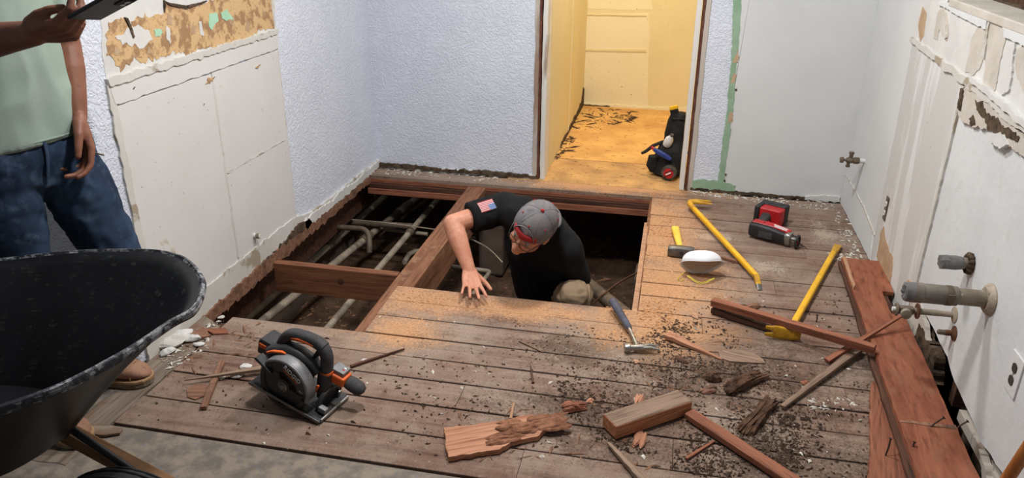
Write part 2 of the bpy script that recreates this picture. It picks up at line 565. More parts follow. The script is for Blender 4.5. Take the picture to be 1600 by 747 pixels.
for k, (a, b, c) in enumerate([(262, 30, .018), (300, 45, .014), (230, 78, .012), (360, 30, .016), (385, 40, .02), (410, 22, .014), (180, 80, .012)]):
    y0, z0 = wl(a, b)
    relief('tan_paper_patch', [(y0 - c, z0 - c), (y0 + c * .6, z0 - c * 1.3), (y0 + c * 1.4, z0 + c * .2), (y0, z0 + c * 1.2)], 0, .004, pl_left, M['brown_paper'], w_left, .006, .008, 70, 20 + k)
relief('panel_crack', [(seam + .01, zc - .003), (yl1 - .01, zc - .002), (yl1 - .01, zc + .004), (seam + .02, zc + .002)], 0, .0072, pl_left, M['panel_trim'], w_left, .015, .006, 50, 33)
relief('panel_crack', [(seam - .006, .12), (seam + .007, .12), (seam + .008, .90), (seam - .004, .90)], 0, .0066, pl_left, M['panel_trim'], w_left, .03, .006, 20, 34)
for k, (a, b, c) in enumerate([(325, 125, .03), (400, 104, .02), (205, 135, .008), (316, 164, .008)]):
    y0, z0 = wl(a, b)
    relief('stain_chip', [(y0 - c, z0 - c * .3), (y0 + c * .7, z0 - c * .2), (y0 + c * 1.2, z0 + c * .2), (y0, z0 + c * .3)], 0, .0095, pl_left, M['tan_paper'] if k < 2 else M['rot_dark'], w_left, .006, .01, 70, 35 + k)
# torn lips of paint along the top of the patch
for k, seg in enumerate([[(255, 20), (257, 2), (263, 8), (290, 13), (320, 3), (321, 1), (290, 9), (262, 4), (254, 0)], [(192, 27), (200, 44), (206, 60), (208, 57), (203, 42), (197, 28)]]):
    relief('torn_paint_lip', [wl(*p) for p in seg], 0, .008, pl_left, M['rot_dark'], w_left, .01, .003, 60, 30 + k)
# baseboard zone at the bottom, with rotted wood under it
bbl = struct(relief('baseboard_left', [(2.12, -.012), (4.47, -.01), (4.47, .05), (3.6, .052), (3.42, .075), (3.32, .10), (2.12, .105)], -.004, .012, pl_left, M['panel_trim'], None, .02, .010, 22, 40),
             'chipped cream baseboard board along the foot of the wall over the open floor')
relief('rotten_edge', [(2.45, -.055), (4.46, -.04), (4.46, -.006), (3.3, .006), (3.15, .02), (2.45, -.004)], -.03, .022, pl_left, M['brownwood'], bbl, .015, .016, 40, 41)
relief('rotten_edge', [(3.0, -.012), (3.5, -.012), (3.45, .035), (3.32, .06), (3.2, .03), (3.0, .012)], 0, .020, pl_left, M['rot_dark'], bbl, .012, .014, 45, 42)
relief('broken_plaster', [(3.4, .0), (4.46, .004), (4.46, .045), (4.2, .05), (4.1, .03), (3.9, .055), (3.75, .035), (3.55, .05), (3.4, .05)], 0, .020, pl_left, M['white_plaster'], bbl, .012, .014, 40, 43)

# ---- back wall: textured left part, lintel, textured strip and stripped part on the other side of the door
wbk = struct(MB().prism([(XL, 0), (DX0, 0), (DX0, 2.06), (DX1, 2.06), (DX1, 0), (XR, 0), (XR, WH), (XL, WH)], 0, -.12, pl_back).build('wall_back', M['blue_paint']),
             'back wall with blue-white texture, a doorway and a stripped grey-white stretch')
g = [wb(1160, -60), wb(1153, 60), wb(1148, 130), wb(1140, 200), wb(1128, 280), wb(1126, 300)]
relief('stripped_panel', [(g[5][0] - .02, .012)] + [(x - .02, z) for x, z in reversed(g)] + [(XR, 1.6), (XR, .012)], -.002, .003, pl_back, M['flat_grey'], wbk, .02, .007, 30, 50, keep=None)
gl = [(1146, -60), (1145, 20), (1142, 100), (1136, 170), (1128, 230), (1124, 262), (1122, 280)]
gr_ = [(1130, 290), (1134, 262), (1141, 210), (1146, 160), (1152, 90), (1157, 30), (1159, -60)]
relief('green_paint_edge', [wb(*p) for p in gl] + [wb(*p) for p in gr_], -.002, .006, pl_back, M['green_paint'], wbk, .015, .006, 30, 51)
relief('green_paint_edge', [wb(1078, 282), wb(1100, 280), wb(1130, 283), wb(1150, 290), wb(1146, 302), wb(1110, 303), wb(1078, 299)], -.002, .007, pl_back, M['green_paint'], wbk, .012, .008, 30, 52)
relief('broken_plaster', [wb(1072, 296), wb(1110, 300), wb(1135, 303), wb(1160, 306), wb(1162, 312), wb(1072, 302)], -.002, .018, pl_back, M['casing_grey'], wbk, .012, .012, 45, 53)
for k, (a, b) in enumerate([(1147, 140), (1140, 173), (1138, 203), (1131, 272), (1129, 282)]):
    x0, z0 = wb(a, b)
    relief('nail_notch', [(x0 - .012, z0 - .008), (x0 + .016, z0 - .006), (x0 + .016, z0 + .007), (x0 - .012, z0 + .006)], 0, .005, pl_back, M['rot_dark'], wbk, .008, .004, 60, 54 + k)
for k, (a, b) in enumerate([(1150, 90), (1146, 122), (1141, 183)]):
    x0, z0 = wb(a, b)
    relief('torn_paper', [(x0 - .012, z0 - .03), (x0 + .010, z0 - .025), (x0 + .014, z0 + .02), (x0, z0 + .035)], 0, .0068, pl_back, M['brown_paper'], wbk, .008, .008, 50, 60 + k)
# pencil scrape on the textured part
relief('scrape_mark', [wb(692, 75), wb(720, 69), wb(750, 60), wb(722, 71)], -.001, .0008, pl_back, M['flat_grey'], wbk, .01, .004, 40, 64)
bbk = struct(relief('baseboard_back', [(XL, -.005), (DX0 - .01, -.005), (DX0 - .01, .02), (-1.2, .025), (-1.5, .018), (XL, .03)], -.004, .016, pl_back, M['panel_trim'], None, .014, .010, 40, 65),
             'thin broken plaster edge along the foot of the back wall')
relief('rotten_edge', [(XL, .006), (DX0, .006), (DX0, .022), (-1.1, .03), (-1.35, .022), (-1.6, .034), (XL, .03)], 0, .022, pl_back, M['rot_dark'], bbk, .012, .010, 50, 66)
struct(relief('baseboard_right', [(.15, -.004), (XR, -.004), (XR, .012), (.6, .016), (.15, .02)], -.004, .012, pl_back, M['rot_dark'], None, .014, .008, 50, 67),
       'dark broken gap along the foot of the stripped back wall')
relief('broken_plaster', [(.80, .0), (.99, .0), (.99, .03), (.9, .036), (.80, .02)], 0, .015, pl_back, M['white_plaster'], wbk, .012, .008, 50, 68)

# ---- door frame
tr = struct(thing('trim_1', 'stripped door frame of dark red studs, grey casing edges and white jambs', None))
for sx, x0 in ((1, DX0), (-1, DX1)):
    MB().box((x0 + sx * .006, YB + .055, 1.03), (.012, .135, 2.06)).build('stud_edge', M['jamb_red'], tr, world=True)
    o = jag([(x0 - sx * .028, -.0), (x0 - sx * .002, 0), (x0 - sx * .002, 2.06), (x0 - sx * .026, 2.06)], .05, .006, 12, 70 + sx)
    MB().prism(o, -.004, .008, pl_back).build('casing_edge', M['casing_grey'], tr, world=True)
    o = jag([(x0 + sx * .018, -.0), (x0 + sx * .045, 0), (x0 + sx * .045, 2.03), (x0 + sx * .018, 2.03)], .05, .003, 12, 74 + sx)
    MB().prism(o, .003, -.13, pl_back).build('door_jamb', M['jamb_white'], tr, world=True)
MB().box(((DX0 + DX1) / 2, YB + .06, 2.045), (DX1 - DX0, .12, .03)).build('head_jamb', M['jamb_white'], tr, world=True)

# ---- right wall: outline with the ragged hole near the floor and the window opening above
hole = [wr(*p) for p in [(1432, 470), (1446, 490), (1458, 512), (1468, 535), (1480, 558), (1487, 585), (1500, 615), (1512, 640), (1524, 668), (1532, 690), (1548, 712), (1572, 750)]]
ys, zs = 3.30, 1.232
outl = [(YB, 0), (3.03, 0)] + hole + [(hole[-1][0] - .02, 0), (0.9, 0), (.9, WH), (1.3, WH), (1.3, zs), (ys, zs), (ys, 2.2), (1.3, 2.2), (1.3, WH), (YB, WH)]
hp = [(YB, 0), (3.03, 0)] + hole + [(hole[-1][0] - .03, 0), (.9, 0), (.9, zs), (ys, zs), (ys, WH), (YB, WH)]
wrt = struct(MB().prism(jag(hp, .03, .004, 30, 80, keep={0, len(hp) - 1, len(hp) - 2, len(hp) - 3, len(hp) - 4, len(hp) - 5, len(hp) - 6}), 0, -.016, pl_right).build('wall_right', M['smooth_white']),
              'white painted wall with pipe stubs, a window sill and a ragged hole near the floor')
# stretch next to the corner: flat grey, then streaked skim coat
relief('flat_panel', [(YB - .003, .0), (3.66, .0), (3.70, 1.02), (3.70, 1.6), (YB - .003, 1.6)], -.002, .003, pl_right, M['flat_grey'], wrt, .03, .004, 15, 81)
relief('skim_coat', [(3.655, .0), (3.02, .0), (2.985, .17), (2.975, .83), (2.985, .985), (3.69, 1.03)], -.002, .0045, pl_right, M['streaked'], wrt, .03, .005, 20, 82)
# the nearer thick white paint stands proud of the skim coat
relief('paint_edge', [(2.97, .12), (2.984, .14), (2.984, .98), (2.962, .98)], -.002, .009, pl_right, M['panel_trim'], wrt, .02, .006, 30, 83)
relief('brown_paper_tear', [wr(*p) for p in [(1372, 400), (1379, 360), (1383, 352), (1386, 372), (1392, 395), (1398, 402), (1396, 430), (1390, 452), (1382, 432), (1376, 425)]], -.001, .0065, pl_right, M['brown_paper'], wrt, .015, .008, 40, 84)
relief('brown_paper_tear', [wr(*p) for p in [(1414, 452), (1424, 436), (1428, 446), (1424, 458)]], -.001, .012, pl_right, M['brown_paper'], wrt, .01, .004, 40, 85)
relief('brown_paper_tear', [wr(*p) for p in [(1437, 40), (1444, 10), (1451, 20), (1446, 56), (1440, 66)]], -.001, .007, pl_right, M['brown_paper'], wrt, .01, .004, 40, 86)
# backsplash band above the ledge line: bare beige strips between ridges of old white adhesive
band = [(3.70, 1.03), (2.985, .99), (2.44, .975), (1.3, .95), (1.3, zs), (ys, zs), (ys + .02, 1.30), (3.70, 1.30)]
relief('backsplash_bed', band, -.002, .006, pl_right, M['white_plaster'], wrt, .02, .006, 30, 87)
beige = [[(1462, 60), (1468, 20), (1476, 14), (1484, 22), (1486, 50), (1483, 64), (1476, 58), (1472, 44), (1468, 62)],
         [(1512, 112), (1522, 60), (1532, 42), (1546, 44), (1548, 58), (1541, 90), (1536, 106), (1524, 118)],
         [(1540, 130), (1546, 80), (1550, 32), (1574, 40), (1576, 62), (1566, 100), (1560, 140), (1550, 150)],
         [(1590, 110), (1592, 80), (1602, 70), (1640, 100), (1640, 160), (1606, 150)]]
for k, q in enumerate(beige):
    relief('bare_strip', [wr(*p) for p in q], 0, .0085, pl_right, M['beige_plaster'], wrt, .012, .006, 50, 88 + k)
for k, q in enumerate([[(1480, 62), (1478, 30), (1481, 30), (1484, 60)], [(1539, 88), (1545, 52), (1549, 30), (1552, 32), (1548, 60), (1543, 90)], [(1573, 100), (1580, 70), (1592, 66), (1588, 100), (1584, 140), (1570, 150), (1566, 140)]]):
    relief('adhesive_ridge', [wr(*p) for p in q], 0, .012, pl_right, M['panel_trim'] if k < 2 else M['white_plaster'], wrt, .01, .008, 60, 94 + k)
relief('paint_overhang', [wr(1470, 6), wr(1510, 28), wr(1546, 47), wr(1549, 31), wr(1574, 42), wr(1576, 58), wr(1600, 68), wr(1640, 90), (2.2, zs), (ys, zs)], 0, .014, pl_right, M['smooth_white'], wrt, .015, .004, 50, 97)
# broken ledge with rot under the band
relief('ledge_strip', [(3.71, 1.02), (3.0, .985), (2.44, .968), (1.3, .94), (1.3, .962), (2.44, .992), (3.0, 1.012), (3.71, 1.045)], 0, .014, pl_right, M['panel_trim'], wrt, .02, .012, 14, 98)
relief('ledge_strip', [wr(1524, 128), wr(1560, 154), wr(1600, 190), wr(1640, 225), wr(1640, 212), wr(1600, 178), wr(1560, 143), wr(1526, 120)], 0, .022, pl_right, M['white_plaster'], wrt, .02, .008, 16, 99)
relief('rot_patch', [wr(*p) for p in [(1500, 172), (1508, 136), (1524, 138), (1540, 152), (1566, 170), (1580, 186), (1600, 208), (1640, 240), (1640, 262), (1600, 240), (1578, 225), (1552, 205), (1530, 198), (1508, 192)]], 0, .011, pl_right, M['beige_plaster'], wrt, .012, .01, 50, 100)
for k, q in enumerate([[(1501, 170), (1507, 138), (1512, 142), (1507, 174)], [(1530, 160), (1540, 158), (1548, 176), (1562, 184), (1574, 196), (1590, 206), (1600, 216), (1596, 222), (1580, 212), (1566, 206), (1552, 204), (1546, 188), (1536, 176)], [(1520, 186), (1526, 182), (1530, 192), (1524, 196)]]):
    relief('rot_hole', [wr(*p) for p in q], 0, .0135, pl_right, M['rot_dark'], wrt, .010, .010, 60, 103 + k)
relief('plaster_chunk', [wr(*p) for p in [(1552, 208), (1574, 212), (1584, 226), (1572, 232), (1554, 220)]], 0, .02, pl_right, M['white_plaster'], wrt, .010, .006, 60, 108)
# baseboard scar near the far corner
bbr = struct(relief('baseboard_right', [(YB - .005, .0), (3.64, .0), (3.70, .13), (3.95, .165), (YB - .005, .17)], -.002, .007, pl_right, M['flat_grey'], None, .02, .006, 30, 109), 'pale painted strip left along the foot of the wall by the far corner')
relief('seam_crack', [(3.66, .12), (3.95, .158), (YB - .01, .165), (YB - .01, .172), (3.95, .166), (3.655, .128)], 0, .0078, pl_right, M['beige_plaster'], wrt, .015, .006, 50, 110)
# ragged rim and cavity behind the hole
relief('broken_plaster', [(hole[0][0] + .06, .0), (hole[0][0] + .05, .16), (hole[0][0] - .0, .19), (hole[2][0] + .02, .10), (hole[3][0] + .06, .0)], -.012, .004, pl_right, M['beige_plaster'], wrt, .012, .012, 50, 111)
relief('rot_hole', [(hole[1][0] + .05, .0), (hole[1][0] + .02, .10), (hole[3][0], .09), (hole[4][0] + .04, .0)], -.03, .0065, pl_right, M['rot_dark'], wrt, .010, .014, 50, 112)
relief('broken_plaster', [(hole[-2][0] + .0, .0), (hole[-3][0] - .01, .055), (hole[-2][0] - .015, .03), (hole[-1][0] - .06, .0)], -.02, .003, pl_right, M['casing_grey'], wrt, .010, .010, 50, 113)
cav = struct(MB().box((XR + .13, 2.6, .5), (.02, 3.8, 1.5)).build('wall_outer', M['rot_dark']), 'dark sheathing inside the broken wall')
MB().box((XR + .065, 3.06, .6), (.09, .04, 1.2)).build('stud', M['darkwood'], cav)
MB().box((XR + .065, 2.47, .6), (.09, .04, 1.2)).build('stud', M['darkwood'], cav)
MB().box((XR + .065, 2.18, .018), (.10, .40, .036)).build('sole_plate', M['casing_grey'], cav)
MB().box((XR + .065, 1.6, .5), (.10, .03, 1.0)).build('stud', M['darkwood'], cav)
MB().tube([(XR + .06, 2.36, -.3), (XR + .06, 2.36, .09)], .022, 14).build('capped_pipe', M['darkpipe'], cav, smooth=40)

# ---- window sill and window above the right wall
win = struct(thing('window_1', 'window recess with a beige sill at the top of the right wall', None))
MB().box((XR + .085, 2.0, zs - .006), (.20, 2.6, .03)).build('window_sill', M['beige_plaster'], win, world=True, bevel=.004)
MB().box((XR + .18, 2.0, zs + .03), (.03, 2.6, .05)).build('window_frame', M['darkwood'], win, world=True, bevel=.003)
MB().box((XR + .18, 2.0, 2.17), (.03, 2.6, .05)).build('window_frame', M['darkwood'], win, world=True, bevel=.003)
MB().box((XR + .08, ys + .01, 1.72), (.20, .02, .98)).build('window_reveal', M['smooth_white'], win, world=True)
pane = NT('dark_window_glass', .08, .5); pane.color((.02, .022, .025))
MB().box((XR + .185, 2.0, 1.7), (.008, 2.6, .9)).build('window_pane', pane.mat, win, world=True)

# ---- hallway behind the door
hx0, hx1, hy1 = DX0 + .04, 1.05, 6.45
wh = struct(MB().prism([(YB + .12, 0), (hy1, 0), (hy1, WH), (YB + .12, WH)], 0, -.08, lambda a, b, t: V((hx0 + t, a, b))).build('wall_hall_left', M['yellow_paint']), 'cream-yellow wall on the near side of the hallway')
relief('rot_hole', [(hy1, .0), (hy1 - .0, .13), (hy1 - .07, .16), (hy1 - .14, .07), (hy1 - .4, .045), (hy1 - .8, .03), (hy1 - 1.3, .02), (hy1 - 1.3, .0)], 0, .006, lambda a, b, t: V((hx0 + t, a, b)), M['rot_dark'], wh, .02, .02, 20, 120)
relief('paint_seam', [(5.55, 0), (5.56, 0), (5.575, 1.6), (5.56, 1.6)], 0, .004, lambda a, b, t: V((hx0 + t, a, b)), M['yellow_light'], wh, .03, .003, 20, 121)
whb = struct(MB().prism([(hx0 - .08, 0), (hx1, 0), (hx1, WH), (hx0 - .08, WH)], 0, .08, lambda a, b, t: V((a, hy1 + t, b))).build('wall_hall_back', M['yellow_paint']), 'cream-yellow end wall of the hallway with paler patches')
def ph(a, b, t): return V((a, hy1 - t, b))
def whp(px, py):
    p = at(px, py, 1, hy1); return (p.x, p.z)
relief('pale_patch', [whp(904, 166), whp(1012, 168), whp(1014, 20), whp(905, 22)], -.001, .0015, ph, M['yellow_light'], whb, .04, .010, 8, 122)
relief('pale_patch', [whp(905, 12), whp(1018, 16), whp(1018, -80), whp(906, -80)], -.001, .0012, ph, M['yellow_light'], whb, .04, .010, 8, 129)
for k, (a, b, c) in enumerate([(22, 25, 905), (76, 81, 905)]):
    relief('paint_ridge', [whp(c, a), whp(1010, a + 1), whp(1010, b), whp(c, b - 2)], 0, .008, ph, M['yellow_paint'], whb, .03, .003, 20, 123 + k)
relief('broken_base_strip', [whp(903, 165), whp(1085, 175), whp(1085, 169), whp(1000, 166), whp(903, 160)], 0, .014, ph, M['yellow_light'], whb, .02, .012, 30, 126)
relief('rot_hole', [whp(905, 167), whp(955, 170), whp(953, 165), whp(905, 162)], 0, .017, ph, M['rot_dark'], whb, .012, .006, 30, 127)
struct(MB().box((hx1 + .04, (YB + .12 + hy1) / 2, WH / 2), (.08, hy1 - YB - .12, WH)).build('wall_hall_right', M['yellow_paint']), 'hidden cream-yellow wall of the hallway')
struct(MB().box((.12, (YB + hy1) / 2 + .08, 2.46), (2.0, hy1 - YB + .1, .06)).build('ceiling_hall', M['flat_grey']), 'hallway ceiling')

# ================================================================== FLOOR
floor = struct(thing('floor', 'brown subfloor boards with an opening sawn out of them', None))
PT = .02


def plank(x0, x1, y0, y1, seed, dz=0.0, gap=.0065):
    L = x1 - x0; w = y1 - y0 - gap
    n = max(2, int(L / .12)); mb = MB(); rs = []
    for i in range(n + 1):
        t = i / n; x = -L / 2 + L * t
        a = w / 2 + .0016 * nz((x * 3, 0, seed)); b = w / 2 + .0016 * nz((x * 3, 5, seed))
        z = .0012 * nz((x * 2, 9, seed))
        rs.append([V((x, -a, z - PT)), V((x, b, z - PT)), V((x, b, z - .0015)), V((x, b - .002, z)), V((x, -a + .002, z)), V((x, -a, z - .0015))])
    mb.rings(rs)
    o = mb.build('plank', M['plank'], floor)
    o.location = ((x0 + x1) / 2, (y0 + y1) / 2, dz)
    return o


J = [1.76, 1.917, 2.074, 2.217, 2.350, 2.487, 2.629, 2.765, 2.900, 3.046, 3.173, 3.311, 3.468, 3.604, 3.728, 3.871, 4.018, 4.159, 4.300, 4.440]
JW = -1.68
cuts = {0: [-.35, .55], 1: [.1], 2: [-.62], 3: [.42], 4: [-.86, .68], 5: [.12], 6: [.62], 7: [.2], 10: [.52], 13: [.7]}
rg = random.Random(3)
for i in range(len(J) - 1):
    y0, y1 = J[i], J[i + 1]
    if y1 <= 2.49: x0 = JW + .01 * rg.random()
    elif y1 <= 2.91: x0 = -1.115 + .012 * rg.random()
    elif y1 <= 4.31: x0 = -.062 + .006 * rg.random()
    else: x0 = XL + .01
    xs = [x0] + [c for c in cuts.get(i, []) if c > x0 + .2] + [XR - .006]
    for a, b in zip(xs, xs[1:]):
        plank(a, b - .002, y0, y1, rg.random() * 40, dz=rg.uniform(-.002, .002))
# strip of weathered board against the left wall and the grey sheet in the near corner
o = MB().prism(jag([(-.5, -.06), (.35, -.06), (.42, .05), (-.5, .062)], .03, .008, 20, 130), -.02, -.002, lambda a, b, t: V((a, b, t))).build('edge_board', M['grey_board'], floor)
o.location = (-1.742, 2.05, 0); o.rotation_euler = (0, 0, PI / 2)
MB().prism(jag([(-3.6, .2), (1.0, .2), (1.0, 1.752), (-1.70, 1.752), (-1.70, 2.04), (-3.6, 2.07)], .06, .006, 12, 131, keep={0, 1, 2, 5}), -.02, -.004, lambda a, b, t: V((a, b, t))).build('floor_sheet', M['sheet'], floor)
# doorway threshold and hallway floor
MB().box((-.3, 4.525, -.012), (1.3, .165, .022)).build('threshold_board', M['hall_floor_dark'], floor, bevel=.002)
MB().prism(jag([(hx0 - .02, 4.612), (.9, 4.612), (.9, 4.92), (hx0 - .02, 4.92)], .05, .004, 12, 132), -.02, -.003, lambda a, b, t: V((a, b, t))).build('hall_floor_sheet', M['hall_floor_dark'], floor)
MB().prism(jag([(hx0 - .02, 4.924), (1.05, 4.924), (1.05, 6.46), (hx0 - .02, 6.46)], .05, .003, 12, 133), -.02, -.001, lambda a, b, t: V((a, b, t))).build('hall_floor_sheet', M['hall_floor'], floor)
# layered sawn edge of the floor at the far side of the opening
for k, (dy, z0, z1, mt) in enumerate([(-.004, -.045, -.022, 'redfir'), (-.016, -.075, -.048, 'darkwood'), (-.024, -.115, -.078, 'redfir')]):
    o = MB().box((0, 0, 0), (1.745, .10, z1 - z0)).build('sawn_edge', M[mt], floor, bevel=.002)
    o.location = (XL + .875, 4.352 + dy, (z0 + z1) / 2)

# ---- joists and blocking of the opening
jo = tag(thing('floor_joist', 'heavy brown joist crossing the open floor beside the crouching man', 'joist', (-1.11, 3.3, -.2)), kind='structure')
MB().box((0, 0, .09), (.108, 2.2, .175)).build('beam', M['joist'], jo, bevel=.003)
jr = tag(thing('floor_joist', 'joist with pale sawn edge along the far side of the crouching man', 'joist', (-.075, 3.4, -.2)), kind='structure')
MB().box((.03, 0, .085), (.06, 2.1, .185)).build('beam', M['joist'], jr, bevel=.003)
o = MB().prism(jag([(-.80, .12), (.55, .125), (.55, .18), (-.45, .188), (-.80, .186)], .04, .006, 20, 140), 0, .022, lambda a, b, t: V((-.012 + t, a, b))).build('pale_edge_strip', M['tanwood'], jr)
jb = tag(thing('blocking', 'short wooden blocking between the wall and the joist over the pipes', 'blocking', (-1.48, 3.06, -.18)), kind='structure')
o = MB().box((0, 0, .08), (.62, .045, .15)).build('beam', M['block'], jb, bevel=.003)
k_ = MB().lathe([(.0, 0), (.012, .0), (.016, .001), (.0, .0015)], 14, Matrix.Rotation(PI / 2, 3, 'X'), (.03, -.0228, .095)).build('wood_knot', M['darkwood'], jb)
for x, y0, y1 in ((-1.48, 1.2, 2.45), (.45, 1.2, 4.3), (-.55, 1.2, 2.88)):
    q = tag(thing('floor_joist', None, None, (x, (y0 + y1) / 2, -.2)), kind='structure')
    q['label'] = 'joist hidden under the floor boards'
    MB().box((0, 0, .085), (.045, y1 - y0, .19)).build('beam', M['joist'], q)
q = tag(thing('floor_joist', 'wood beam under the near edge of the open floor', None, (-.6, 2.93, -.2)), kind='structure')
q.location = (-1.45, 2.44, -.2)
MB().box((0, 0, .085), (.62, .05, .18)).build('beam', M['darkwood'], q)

# ---- crawl space
GZ = -.62
mb = MB(); nx, ny = 90, 110
gx0, gx1, gy0, gy1 = -2.3, 1.4, 1.0, 5.4
for j in range(ny + 1):
    for i in range(nx + 1):
        x = gx0 + (gx1 - gx0) * i / nx; y = gy0 + (gy1 - gy0) * j / ny
        mb.v.append(V((x, y, GZ + .05 * nz((x, y, 0), 1.6) + .022 * nz((x, y, 4), 7) + .012 * nz((x, y, 8), 22))))
for j in range(ny):
    for i in range(nx):
        a = j * (nx + 1) + i
        mb.f.append((a, a + 1, a + nx + 2, a + nx + 1))
gd = struct(mb.build('ground_crawl_space', M['dirt'], smooth=60), 'dim brown dirt of the crawl space under the floor')
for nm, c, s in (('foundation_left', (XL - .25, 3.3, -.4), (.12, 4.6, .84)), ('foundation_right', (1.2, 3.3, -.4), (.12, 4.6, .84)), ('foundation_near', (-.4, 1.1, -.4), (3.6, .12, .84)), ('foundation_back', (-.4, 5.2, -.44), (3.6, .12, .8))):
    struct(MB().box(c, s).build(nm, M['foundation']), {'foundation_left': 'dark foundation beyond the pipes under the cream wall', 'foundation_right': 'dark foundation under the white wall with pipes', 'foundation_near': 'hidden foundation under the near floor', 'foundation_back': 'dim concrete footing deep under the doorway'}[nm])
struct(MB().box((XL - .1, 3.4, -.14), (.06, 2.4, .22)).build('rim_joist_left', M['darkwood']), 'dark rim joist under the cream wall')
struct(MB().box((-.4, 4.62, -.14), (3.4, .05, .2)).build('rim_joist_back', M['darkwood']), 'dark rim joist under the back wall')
# ================================================================== PIPES UNDER THE FLOOR
def elbow(pts, r=.06, n=6):
    """round the corners of a polyline"""
    pts = [V(p) for p in pts]; res = [pts[0]]
    for a, b, c in zip(pts, pts[1:], pts[2:]):
        u = (a - b).normalized(); w = (c - b).normalized()
        for k in range(n + 1):
            t = k / n
            res.append((b + u * r * (1 - t) ** 2 + w * r * t ** 2))
    res.append(pts[-1])
    return res


def pipe(label, pts, r, mat='galv', fittings=(), bend=.05, group='pipes in the crawl space'):
    p0 = V(pts[0])
    o = thing('crawl_space_pipe', label, 'pipe', p0, group=group)
    MB().tube(elbow(pts, bend) if len(pts) > 2 else pts, r, 14).build('pipe_run', M[mat], o, smooth=50, world=True)
    for a, b in fittings:
        MB().tube([a, V(a).lerp(V(b), .12), V(a).lerp(V(b), .88), b], [r * 1.25, r * 1.38, r * 1.38, r * 1.25], 14).build('coupling', M['darkpipe'], o, smooth=50, world=True)
    return o


def seg(a, b, t0, t1): return (V(a).lerp(V(b), t0), V(a).lerp(V(b), t1))


PZ = -.36
a, b = FL(382, 500, PZ), FL(602, 306, PZ)
pipe('long grey pipe nearest the cream wall, with a tee fitting', [a + (a - b) * .25, b + (b - a) * .25], .021, fittings=[seg(a, b, .50, .58), seg(a, b, .68, .72)])
te = a.lerp(b, .52)
pipe('short pipe stub branching to the cream wall from the tee', [te, te + V((-.34, .03, .02))], .019, 'darkpipe')
a, b = FL(412, 500, PZ), FL(640, 318, PZ)
pipe('middle grey pipe with a dark coupling passing under the blocking', [a + (a - b) * .25, b + (b - a) * .3], .021, fittings=[seg(a, b, .60, .66), seg(a, b, .84, 1.0)])
a, b = FL(583, 372, PZ - .06), FL(664, 314, PZ - .06)
pipe('thin pipe just right of the coupled pipe, ending under the back wall', [a, b + (b - a) * .6], .017, 'darkpipe')
a, b = FL(513, 512, PZ + .06), FL(694, 300, PZ + .06)
pipe('long straight grey pipe beside the heavy joist', [a + (a - b) * .25, b + (b - a) * .1], .018, fittings=[seg(a, b, .60, .63)])
a, b = FL(505, 346, PZ + .05), FL(645, 354, PZ + .05)
pipe('dark pipe crossing over the others toward the joist', [a + V((-.35, 0, 0)), b], .02, 'darkpipe')
a, b = FL(500, 356, PZ + .14), FL(574, 358, PZ + .14)
c = FL(578, 380, PZ + .08)
pipe('pipe with an elbow turning down between the long pipes', [a + V((-.25, .02, 0)), b, c, c + V((0, -.02, -.05))], .0165, 'darkpipe')
a, b = FL(600, 358, PZ), FL(668, 366, PZ)
pipe('thin pipe reaching the joist just behind the blocking', [a, b], .012)
a, b, c = FL(664, 380, -.5), FL(640, 395, -.5), FL(632, 410, -.5)
pipe('small bent pipe end against the heavy joist', [a + V((.3, .15, 0)), b, c], .016, 'galv')
a, b, c = FL(700, 415, -.5), FL(766, 424, -.5), FL(745, 452, -.5)
pipe('thin angled pipe under the crouching man\'s elbow', [a, b, c, c + (c - b) * .6], .013, 'galv', bend=.025)
a, b = FL(385, 445, -.3), FL(388, 478, -.5)
pipe('short upright post pipe in the near corner of the opening', [a, V((a.x, a.y, GZ - .02))], .02, 'darkpipe')
# fat pipe lying beside the crouching man
a, b = FL(905, 432, -.45), FL(955, 474, -.22)
pipe('fat brown pipe slanting up beside the crouching man', [a + (a - b) * .3, b + (b - a) * .5], .035, 'darkpipe')
# wires
def wire(label, pts, r=.004, mat='galv'):
    o = thing('loose_wire', label, 'wire', pts[0], group='loose wires in the crawl space')
    P = []
    pts = [V(p) for p in pts]
    for i in range(len(pts) - 1):
        for k in range(6):
            t = k / 6
            p0 = pts[max(i - 1, 0)]; p1 = pts[i]; p2 = pts[i + 1]; p3 = pts[min(i + 2, len(pts) - 1)]
            P.append(.5 * ((2 * p1) + (p2 - p0) * t + (2 * p0 - 5 * p1 + 4 * p2 - p3) * t * t + (3 * p1 - p0 - 3 * p2 + p3) * t ** 3))
    P.append(pts[-1])
    MB().tube(P, r, 6).build('cable', M[mat], o, smooth=60, world=True)
wire('thin pale wire running behind the crouching man\'s arm', [FL(720, 368, -.25), FL(745, 378, -.28), FL(765, 390, -.3), FL(785, 410, -.32)])
wire('curved brown wire rising to the pale edge of the opening', [FL(925, 476, -.25), FL(945, 458, -.2), FL(970, 440, -.15), FL(996, 426, -.1)], .005, 'rust')
wire('pale wire stretched over the long pipes', [FL(520, 341, PZ + .1), FL(600, 348, PZ + .1), FL(690, 360, PZ + .1)], .004)
# slab of concrete under the far side of the opening
o = tag(MB().box((0, 0, 0), (.16, .34, .5)).build('concrete_pier', M['foundation'], bevel=.02), 'small concrete pier in the dark behind the crouching man\'s shoulder', 'pier')
o.location = FL(762, 390, -.45) + V((.02, .16, 0)); o.location.z = GZ + .24
o = tag(MB().box((0, 0, 0), (.1, .2, .42)).build('concrete_pier', M['foundation'], bevel=.02), 'small concrete pier in the dark below the pale sawn edge', 'pier')
o.location = (-.06, 3.75, GZ + .2)

